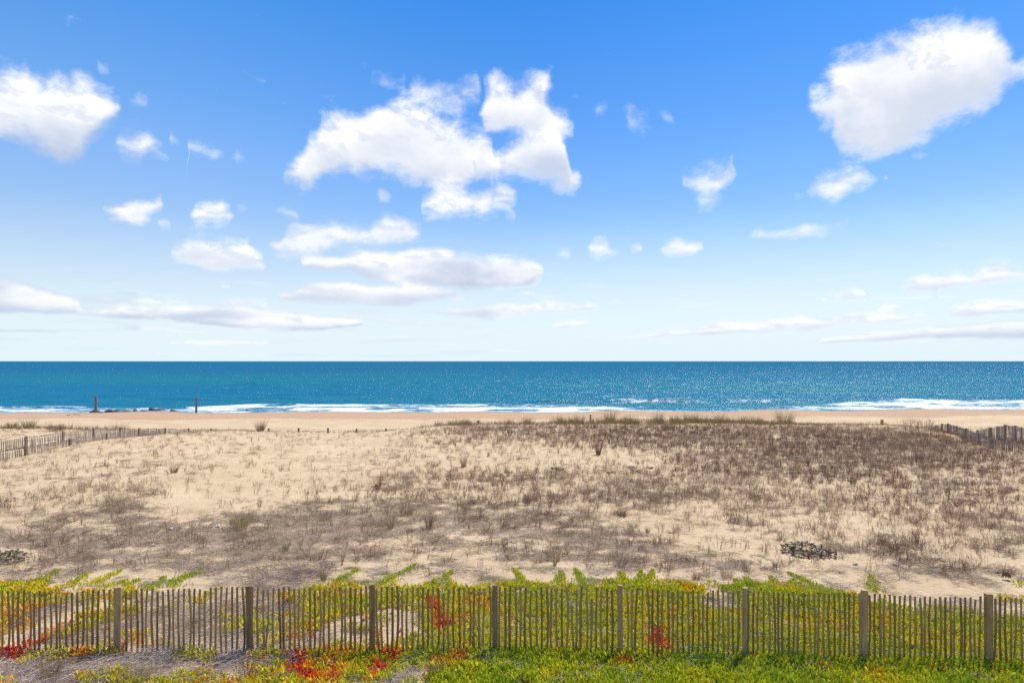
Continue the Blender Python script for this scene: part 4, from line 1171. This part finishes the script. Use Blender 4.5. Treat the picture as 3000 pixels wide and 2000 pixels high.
# generic far fence ----------------------------------------------------
def far_fence(name, line, posts, label, spacing, slats, mpost, vis, w=.11, group=None, seed=1, jitter=.02):
    """line: (px, top py, distance) along the fence; slats every `spacing` metres"""
    P3 = [np.array(at(*q)) for q in line]
    e = fence_empty(name, (float(P3[0][0]), float(P3[0][1]), float(P3[0][2] - 1)), label, 'fence', group)
    rs = random.Random(seed)
    for q in posts:
        p = at(q[0], q[1], q[2])
        me = post_mesh(1.9, w, w, False, int(q[0]))
        me.materials.append(q[3] if len(q) > 3 else mpost)
        o = link('post', me, None, e, local(e, p)); o.rotation_euler = (rs.gauss(0, .015), rs.gauss(0, .015), rs.uniform(-.5, .5))
    acc = 0; nxt = 0; n = 0
    for A, B in zip(P3[:-1], P3[1:]):
        L = float(np.linalg.norm((B - A)[:2])); ang = math.atan2(B[1] - A[1], B[0] - A[0])
        while nxt < acc + L:
            t = (nxt - acc) / L; p = A + (B - A) * t
            o = link('slat', slats[n % 14], None, e, local(e, (p[0], p[1], p[2] + rs.gauss(0, jitter))))
            o.rotation_euler = (rs.gauss(0, .02), rs.gauss(0, .02), ang + rs.gauss(0, .15))
            o.scale = (rs.uniform(1.2, 1.5), 1, vis)
            nxt += spacing * rs.uniform(.93, 1.07); n += 1
        acc += L
    for dz in (-.12, -.5):
        tube('wire', [local(e, (p[0], p[1] - .02, p[2] + dz)) for p in P3], .002, m_wire, e)
    return e

far_fence('sand_fence', [(-70,1310,41),(0,1292,42),(75,1281,43),(185,1266,45),(274,1256,47.5),(352,1253,50),(407,1255,51.5),(485,1254,53)],
          [(77,1277,43),(185,1263,45),(274,1253,47.5,m_post_grey),(352,1251,50),(407,1253,51.5),(485,1253,53)],
          'taller grey weathered slat fence behind the low one at left, edging the sandy path', .098, S_GREY, m_post_grey, 1.15, seed=3)
far_fence('sand_fence', [(-70,1335,32.5),(0,1320,33),(75,1307,34),(205,1287,37),(312,1270,40),(407,1258,43),(484,1256,46),(553,1256,48),(619,1257,50),(690,1259,51),(760,1261,51.5)],
          [(75,1304,34,m_post_brown),(205,1285,37,m_post_brown),(312,1268,40),(407,1256,43,m_post_brown),(484,1254,46,m_post_brown),(553,1254,48,m_post_brown),(619,1255,50,m_post_brown)],
          'low half buried grey slat fence with brown posts along the left sand mound', .105, S_GREY, m_post_grey, .85, seed=4)
far_fence('sand_fence', [(2700,1247,50),(2741,1247,50),(2760,1242,49),(2778,1242,47.5),(2803,1249,45),(2830,1256,42),(2848,1263,40.5),(2867,1269,38.5),(2904,1284,36),(2950,1288,35),(3000,1297,34),(3080,1312,32.5)],
          [(2741,1245,50,m_post_brown),(2760,1240,49,m_post_brown),(2778,1240,47.5,m_post_brown),(2803,1247,45),(2830,1254,42),(2867,1267,38.5),(2904,1282,36,m_post_grey)],
          'slat fence at right sinking from the dune crest down into the brown stalks', .10, S_GREY, m_post_grey, .9, w=.12, seed=5)
far_fence('sand_fence', [(2862,1260,46),(2902,1253,44.5),(2924,1250,44),(2945,1246,43),(2974,1247,42),(3000,1253,41),(3080,1262,40)],
          [(2864,1259,46),(2902,1252,44.5),(2924,1248,44),(2945,1243,43),(2974,1246,42)],
          'tall dark grey slat fence at the right edge, standing behind the sunken fence', .078, S_GREY, m_post_grey, 1.15, w=.13, seed=6)

# line of old posts on the crest
old = fence_empty('wire_fence', (-18.8, 50.5, -.2), 'line of short brown posts with a single wire along the seaward dune crest', 'fence')
OP = [(787,1254,50.5,.45),(875,1253,50.5,.5),(961,1253,50.5,.5),(1045,1255,50.5,.4),(1131,1254.5,50.5,.3),(1401,1231,50.5,.6),(1730,1214,50.5,1.1),(2584,1229,50,.9)]
for i, (px, py, D, h_) in enumerate(OP):
    p = at(px, py, D)
    me = post_mesh(h_ + .5, .12 if px != 2584 else .2, .12, False, i + 40)
    me.materials.append(m_post_brown if px > 1390 else m_post_grey)
    link('post', me, None, old, local(old, p))
tube('wire', [local(old, at(px, py + 4, D - .07)) for px, py, D, _ in OP], .0018, m_wire, old)

# ------------------------------------------------------------------ mooring piles and rocks at the waterline
for px, py, lab in ((281, 1160, 'left of the two tall weathered poles standing at the waterline, dark rocks round its foot'), (576, 1162, 'right of the two tall weathered poles at the waterline, clear of the rocks')):
    D = 105.5
    me = post_mesh(4.0, .40 if px < 300 else .34, .3, True, px, 14)
    x_, y_, z_ = at(px, py, D)
    o = link('wooden_pole', me, m_pile, None, (x_, y_, z_)); o.rotation_euler = (0, R(.3 if px < 300 else 1.6), 0)
    tag(o, lab, 'pole', 'poles at the waterline')

def rock_mesh(seed, sx, sy, sz):
    rr = np.random.default_rng(seed)
    import bmesh
    bm = bmesh.new(); bmesh.ops.create_icosphere(bm, subdivisions=2, radius=1)
    planes = rr.normal(size=(9, 3)); planes /= np.linalg.norm(planes, axis=1)[:, None]; dist = rr.uniform(.5, .95, 9)
    for v in bm.verts:
        c = np.array(v.co)
        for n_, d_ in zip(planes, dist):
            q = c @ n_
            if q > d_: c -= n_ * (q - d_)
        v.co = (c[0] * sx, c[1] * sy, c[2] * sz)
    me = bpy.data.meshes.new('rock'); bm.to_mesh(me); bm.free()
    return me
ROCKS = [(277,1209,34,9,'flat dark rock spread around the foot of the left pole'),
         (297,1210.5,10,4,'smallest dark rock just right of the left pole'),
         (320,1208,28,8,'dark angular rock, third of the row from the left pole'),
         (341,1206,32,7,'wide grey green rock awash, fourth of the row from the left pole'),
         (371,1206,28,6,'low dark rock in the middle of the row, right before a small gap'),
         (395,1204,13,7,'small upright rock alone in the gap of the row'),
         (422,1203,28,4,'thin flat rock at the top of the sand spit'),
         (446,1200,24,9,'tallest mossy green rock of the row'),
         (471,1200.5,38,6,'long mossy green rock beside the tallest one'),
         (507,1197,22,7,'dark rock standing alone in the surf at the right end of the row'),
         (725,1199,6,4,'tiny dark rock in the foam right of the right pole')]
for i, (px, py, w, h_, lab) in enumerate(ROCKS):
    D = 8.0 * FPX / (py - HY) - .2 if py > 1198.5 else 109.5
    D = min(max(D, 104.5), 111)
    s = D / FPX
    x_ = (px - CX) / FPX * D
    zc = max(SEA_Z, float(height(np.array([x_]), np.array([D]))[0]))
    o = link('rock', rock_mesh(i + 5, w * s * .55, .7, h_ * s * .95), m_rock, None, (x_, D, zc + .02))
    o.rotation_euler = (0, 0, 0)
    tag(o, lab, 'rock', 'dark rocks in the wash')
for px, py, w, lab in ((200,1215.5,9,'left scrap of dark driftwood on the wet beach'), (222,1214.5,26,'longer scrap of dark driftwood on the wet beach near the left pole')):
    x_, y_, z_ = drop(px, py, 100)
    o = link('driftwood', rock_mesh(px, w * .028, .16, .07), m_rock, None, (x_, y_, z_ + .03)); tag(o, lab, 'driftwood')

# ------------------------------------------------------------------ individual tufts
TUFTS = [ # px, base py, width px, height px, colour kind, label
 (762,1264,34,36,'stem','reddish dry tuft at the seaward end of the low left fence, before the beach'),
 (1283,1251,22,20,'beach','small olive tuft farthest left on the dune crest'),
 (1326,1251,34,26,'beach','broad olive tuft on the crest, second from its left end'),
 (1362,1248,18,20,'beach','thin olive tuft left of the fallen crest post'),
 (1545,1241,20,28,'beach','pointed tuft alone on the crest left of the thin dead stalk'),
 (1640,1242,16,26,'stem','thin dead stalk tuft rising from the crest midway to the brown post'),
 (1700,1241,36,30,'beach','bushy tuft leaning against the left of the tallest crest post'),
 (1788,1240,38,42,'beach','tall pointed tuft on the crest just right of the tallest post'),
 (1842,1241,26,22,'beach','short tuft right of the tall pointed crest tuft'),
 (1928,1241,32,34,'beach','dense brown green tuft on the crest centre right'),
 (1975,1241,28,26,'beach','loose tuft between the two densest crest tufts'),
 (2022,1238,44,32,'beach','wide dense tuft at the left of the pale sand hump'),
 (2106,1236,28,34,'beach','sharp pointed tuft on top of the pale sand hump'),
 (2172,1241,30,24,'beach','low brown tuft at the right foot of the pale sand hump'),
 (2222,1242,34,20,'beach','low spreading tuft left of the largest crest clump'),
 (2298,1246,62,44,'beach','largest clump on the crest, tan with wispy stalks above'),
 (2690,1276,120,48,'bush','dark tangled bush with tall seed heads left of the right hand fence'),
 (84,1253,44,34,'beach','tall tuft crowning the sand mound behind the left fences'),
 (35,1250,34,24,'beach','loose tuft on the mound at the left edge, behind the fences'),
 (165,1264,56,28,'bush','dark rounded bush behind the top of the grey left fence'),
 (1145,1548,26,74,'stem','tall dark brown tuft in mid field, left of a matching pair'),
 (1257,1550,28,62,'stem','brown upright tuft in mid field, right of a matching pair'),
 (1192,1508,60,40,'stem','broad dusky tuft just behind the pair of tall brown tufts'),
 (705,1548,70,66,'beach','wide dark green brown tuft left of centre near two white scraps'),
 (1107,1433,26,42,'stem','lone brown tuft at the edge of the bare sand blowout'),
 (510,1384,30,26,'stem','small dark tuft on the pale left slope'),
 (1358,1367,24,48,'stem','slim dark tuft on the sandy slope below the crest, left one'),
 (1753,1331,24,46,'stem','slim grey footed tuft on the sandy slope below the tallest post'),
 (1560,1468,60,38,'stem','dusky low bush like tuft in the centre field'),
 (1915,1466,44,30,'stem','dark round tuft in the field below the sandy slope'),
 (1822,1512,40,36,'beach','tan headed tuft right of centre field'),
 (1626,1655,14,42,'beach','thin straight tan sprig over bare sand near the fence centre'),
 (1964,1668,22,64,'twig','leafless forked twig standing above the near fence, right of centre'),
 (2040,1697,32,24,'stem','small dark brown tuft on bare sand right of the ice plant heap'),
 (1897,1562,14,28,'beach','yellow green sprig with a grey foot in the right centre field'),
 (838,1612,18,36,'beach','bright green sprig among straw left of centre'),
 (947,1700,22,42,'beach','grey green sprig standing just behind the fence slats'),
 (1476,1602,14,30,'beach','yellow green sprig beside a white scrap in the centre field'),
 (2130,1692,50,34,'stem','soft grey brown tuft above the sixth near fence post'),
 (2270,1660,16,26,'stem','small dark curled tuft left of the dark leaved shrub'),
 (150,1982,64,62,'beach','grey green grass tuft in front of the near fence at far left'),
 (395,1998,120,74,'beach','drooping yellow green grass tuft at the bottom edge, right of a red patch'),
 (352,1912,46,44,'beach','fine pale grass tuft growing at the foot of the leftmost near post'),
 (742,1985,40,34,'beach','fresh green grass tuft in the bottom foreground near dark weeds'),
 (700,1968,30,84,'twig','dark dead weed standing before the second near fence post, left one'),
 (722,1990,34,86,'twig','dark dead weed at the bottom edge below the second near fence post'),
 (1275,1975,60,60,'beach','thin pale stalks rising from the grey twigs in the centre foreground'),
 (520,1925,30,70,'beach','wispy tan grass between the two leftmost near posts, in front of the slats')]
m_tuft = {}
def own(m, t0, name):
    q = m.copy(); q.name = name
    for n_ in q.node_tree.nodes:
        if n_.type == 'ATTRIBUTE':
            for l in list(n_.outputs['Fac'].links):
                s_ = l.to_socket; q.node_tree.links.remove(l); s_.default_value = t0
    return q
M_OWN = {'beach': [own(m_beach, t, 'tuft_green') for t in (.05, .16, .42)], 'stem': [own(m_stem, t, 'tuft_brown') for t in (.1, .5, .9)], 'bush': [own(m_stem, .15, 'tuft_dark')], 'twig': [own(m_stem, .0, 'twig_dark')]}
for i, (px, py, w, h_, kd, lab) in enumerate(TUFTS):
    D = None
    if py < 1290:
        D = 53.0 if kd != 'bush' else 50.0
        if px < 200: D = 59.5
        if px == 165: D = 57.5
        if px == 762: D = 51
        if px == 2690: D = 46
        x_ = (px - CX) / FPX * D; y_ = D; z_ = float(height(np.array([x_]), np.array([D]))[0])
        z_ = max(z_, CAM_Z - (py + 4 - HY) / FPX * D) if kd != 'bush' else z_
    else:
        x_, y_, z_ = drop(px, py)
    s = y_ / FPX; H_ = h_ * s; W_ = w * s
    if kd == 'twig':
        VF = stemtuft(5, .03, H_ * .7, H_, .009, 5)
    elif kd == 'bush':
        VF = stemtuft(150, W_ * .42, H_ * .35, H_ * .8, .012, 4)
        v2, f2 = tuft(14, W_ * .3, H_ * .9, H_ * 1.25, .008, .2, .5)
        n0 = len(VF[0]); VF[0].extend(v2); VF[1].extend(tuple(a + n0 for a in f) for f in f2)
    else:
        nb_ = int(min(240, 40 + w * 2.6)); bw = .0055 * max(1, y_ / 15)
        if y_ > 45: H_ *= 1.12
        VF = tuft(nb_, W_ * .26, H_ * .45, H_ * 1.08, bw, .42 * min(1.3, w / max(h_, 1) + .25), .45 if kd == 'beach' else .25)
    me = to_mesh('grass_tuft', VF, M_OWN[kd][i % len(M_OWN[kd])])
    nm = {'twig': 'dead_twig', 'bush': 'dune_bush'}.get(kd, 'grass_tuft')
    o = link(nm, me, None, None, (x_, y_, z_))
    tag(o, lab, {'twig': 'twig', 'bush': 'bush'}.get(kd, 'grass tuft'), 'dry grass tufts on the dune' if nm == 'grass_tuft' else None)

# ------------------------------------------------------------------ leathery dark shrubs
def leaf_mesh(seed, L=.10, w=.06):
    rr = random.Random(seed)
    V = [(0, 0, 0), (L * .35, w * .5, .012), (L * .8, w * .42, .004), (L, 0, -.006), (L * .8, -w * .42, .006), (L * .35, -w * .5, .014), (L * .5, 0, -.008)]
    F = [(0, 1, 6), (1, 2, 6), (2, 3, 6), (3, 4, 6), (4, 5, 6), (5, 0, 6)]
    return mesh_np('leaf', np.array(V), F)
LEAVES = []
for i in range(6):
    me = leaf_mesh(i, .085 + .01 * (i % 3), .052 + .008 * (i % 2)); me.materials.append(m_darkleaf if i < 4 else m_redleaf); LEAVES.append(me)
def shrub(px, py, w, h_, n, lab, seed, slant=0):
    rr = random.Random(seed)
    x_, y_, z_ = drop(px, py)
    e = fence_empty('leathery_shrub', (x_, y_, z_), lab, 'shrub')
    V, F = [], []
    rw = w * y_ / FPX / 2
    for k in range(26):
        a = rr.uniform(0, 6.283)
        strip(V, F, (0, 0, 0), (math.cos(a), math.sin(a) * .6, .15), rw * rr.uniform(.5, .95), .012, (0, 0, -.1), 3)
    link('stems', to_mesh('stems', (V, F), m_redleaf), None, e)
    for k in range(n):
        a = rr.uniform(0, 6.283); q = math.sqrt(rr.random())
        lx = math.cos(a) * q * rw; ly = math.sin(a) * q * rw * .75 - slant * lx
        gz = float(height(np.array([x_ + lx]), np.array([y_ + ly]))[0]) - z_
        o = link('leaf', LEAVES[rr.choice((0, 1, 2, 3, 0, 1, 2, 3, 4, 5)) if q < .8 else rr.choice((0, 2, 4, 5))], None, e, (lx, ly, gz + .02 + rr.uniform(.03, .26) * (1 - q * .7)))
        o.rotation_euler = (rr.gauss(0, .5), rr.uniform(-.7, .1), rr.uniform(0, 6.283))
        o.scale = (rr.uniform(.8, 1.3),) * 3
    return e
shrub(2368, 1620, 138, 50, 290, 'low dark leathery leaved shrub on bare sand right of centre, above the fence', 1, .25)
shrub(28, 1640, 100, 40, 150, 'dark leathery leaved shrub half cut off at the left edge', 2)

for i, (px, py, w, lab) in enumerate([(1624,1371,18,'dark green rosette on the sandy slope, left of a close pair'),(1641,1376,14,'dark green rosette on the sandy slope, right of a close pair'),
        (1845,1368,16,'dark green rosette highest on the slope below the tallest crest post'),(1868,1380,20,'largest dark green rosette in the dusky band across the field'),
        (1905,1371,14,'dark green rosette at the right end of the rosettes on the slope'),(1786,1384,16,'dark green rosette left in the dusky band across the field'),(1490,1384,20,'dark green rosette farthest left in the dusky band')]):
    x_, y_, z_ = drop(px, py); r_ = w * y_ / FPX / 2
    V, F = [], []
    for k in range(40):
        a = random.uniform(0, 6.283); q = r_ * math.sqrt(random.random())
        strip(V, F, (math.cos(a) * q, math.sin(a) * q, 0), (math.cos(a), math.sin(a), random.uniform(.3, 1.6)), random.uniform(.07, .14), .035, (0, 0, -.5), 2, .4)
    tag(link('green_rosette', to_mesh('green_rosette', (V, F), m_darkleaf), None, None, (x_, y_, z_)), lab, 'low plant', 'dark green rosettes on the slope')

# ------------------------------------------------------------------ litter
def scrap(name, px, py, w, h_, m, lab, cat, seed, up=.5):
    rr = random.Random(seed)
    x_, y_, z_ = drop(px, py); s = y_ / FPX
    n = 5; V = []; F = []
    for i in range(n):
        for j in range(n):
            u, v = i / (n - 1) - .5, j / (n - 1) - .5
            V.append((u * w * s * (1 + rr.uniform(-.2, .2)), v * w * s * .7 + rr.gauss(0, .01), .012 + abs(rr.gauss(0, 1)) * h_ * s * .5 + (up * h_ * s * (.5 - abs(u)))))
    for i in range(n - 1):
        for j in range(n - 1):
            a = i * n + j; F.append((a, a + n, a + n + 1, a + 1))
    me = mesh_np(name, np.array(V), F)
    o = link(name, me, m, None, (x_, y_, z_))
    sm = o.modifiers.new('thickness', 'SOLIDIFY'); sm.thickness = .004
    return tag(o, lab, cat)
scrap('plastic_scrap', 500, 1552, 14, 9, m_white, 'crumpled white plastic scrap in the straw, left of another scrap', 'litter', 1)
scrap('plastic_scrap', 639, 1543, 14, 6, m_white, 'flat white plastic scrap left of the wide dark tuft', 'litter', 2)
scrap('plastic_scrap', 449, 1598, 8, 4, m_white, 'tiny white scrap in straw below the crumpled one', 'litter', 3)
scrap('plastic_scrap', 1461, 1572, 10, 6, m_white, 'white scrap beside a yellow green sprig in the centre field', 'litter', 4)
scrap('plastic_scrap', 2925, 1608, 16, 6, m_white, 'white scrap in grey stalks near the right edge, upper of two', 'litter', 5)
scrap('plastic_scrap', 2920, 1677, 12, 6, m_white, 'white scrap near the right edge, left of the brown cardboard piece', 'litter', 6)
scrap('plastic_scrap', 2532, 1387, 12, 4, m_white, 'small white scrap in the brown stalks of the far right field', 'litter', 7)
scrap('plastic_scrap', 1414, 1745, 11, 12, m_white, 'white blue scrap seen through the fence left of the fourth near post', 'litter', 8)
scrap('red_wrapper', 1173, 1862, 12, 17, m_red, 'bright red wrapper on bare sand behind the fence slats', 'wrapper', 9, 1.0)
scrap('cardboard_piece', 2950, 1698, 18, 22, m_card, 'curled brown cardboard piece standing near the right edge', 'cardboard', 10, 1.0)
x_, y_, z_ = drop(2504, 1654)
o = link('dark_stick', rock_mesh(77, .09, .025, .02), m_rock, None, (x_, y_, z_ + .02)); tag(o, 'short dark stick lying on bare sand right of the leathery shrub', 'stick')
x_, y_, z_ = drop(2624, 1656)
o = link('dark_stick', rock_mesh(78, .1, .05, .03), m_rock, None, (x_, y_, z_ + .02)); tag(o, 'lumpy dark reddish lump of wood in sparse stalks far right of the leathery shrub', 'stick')
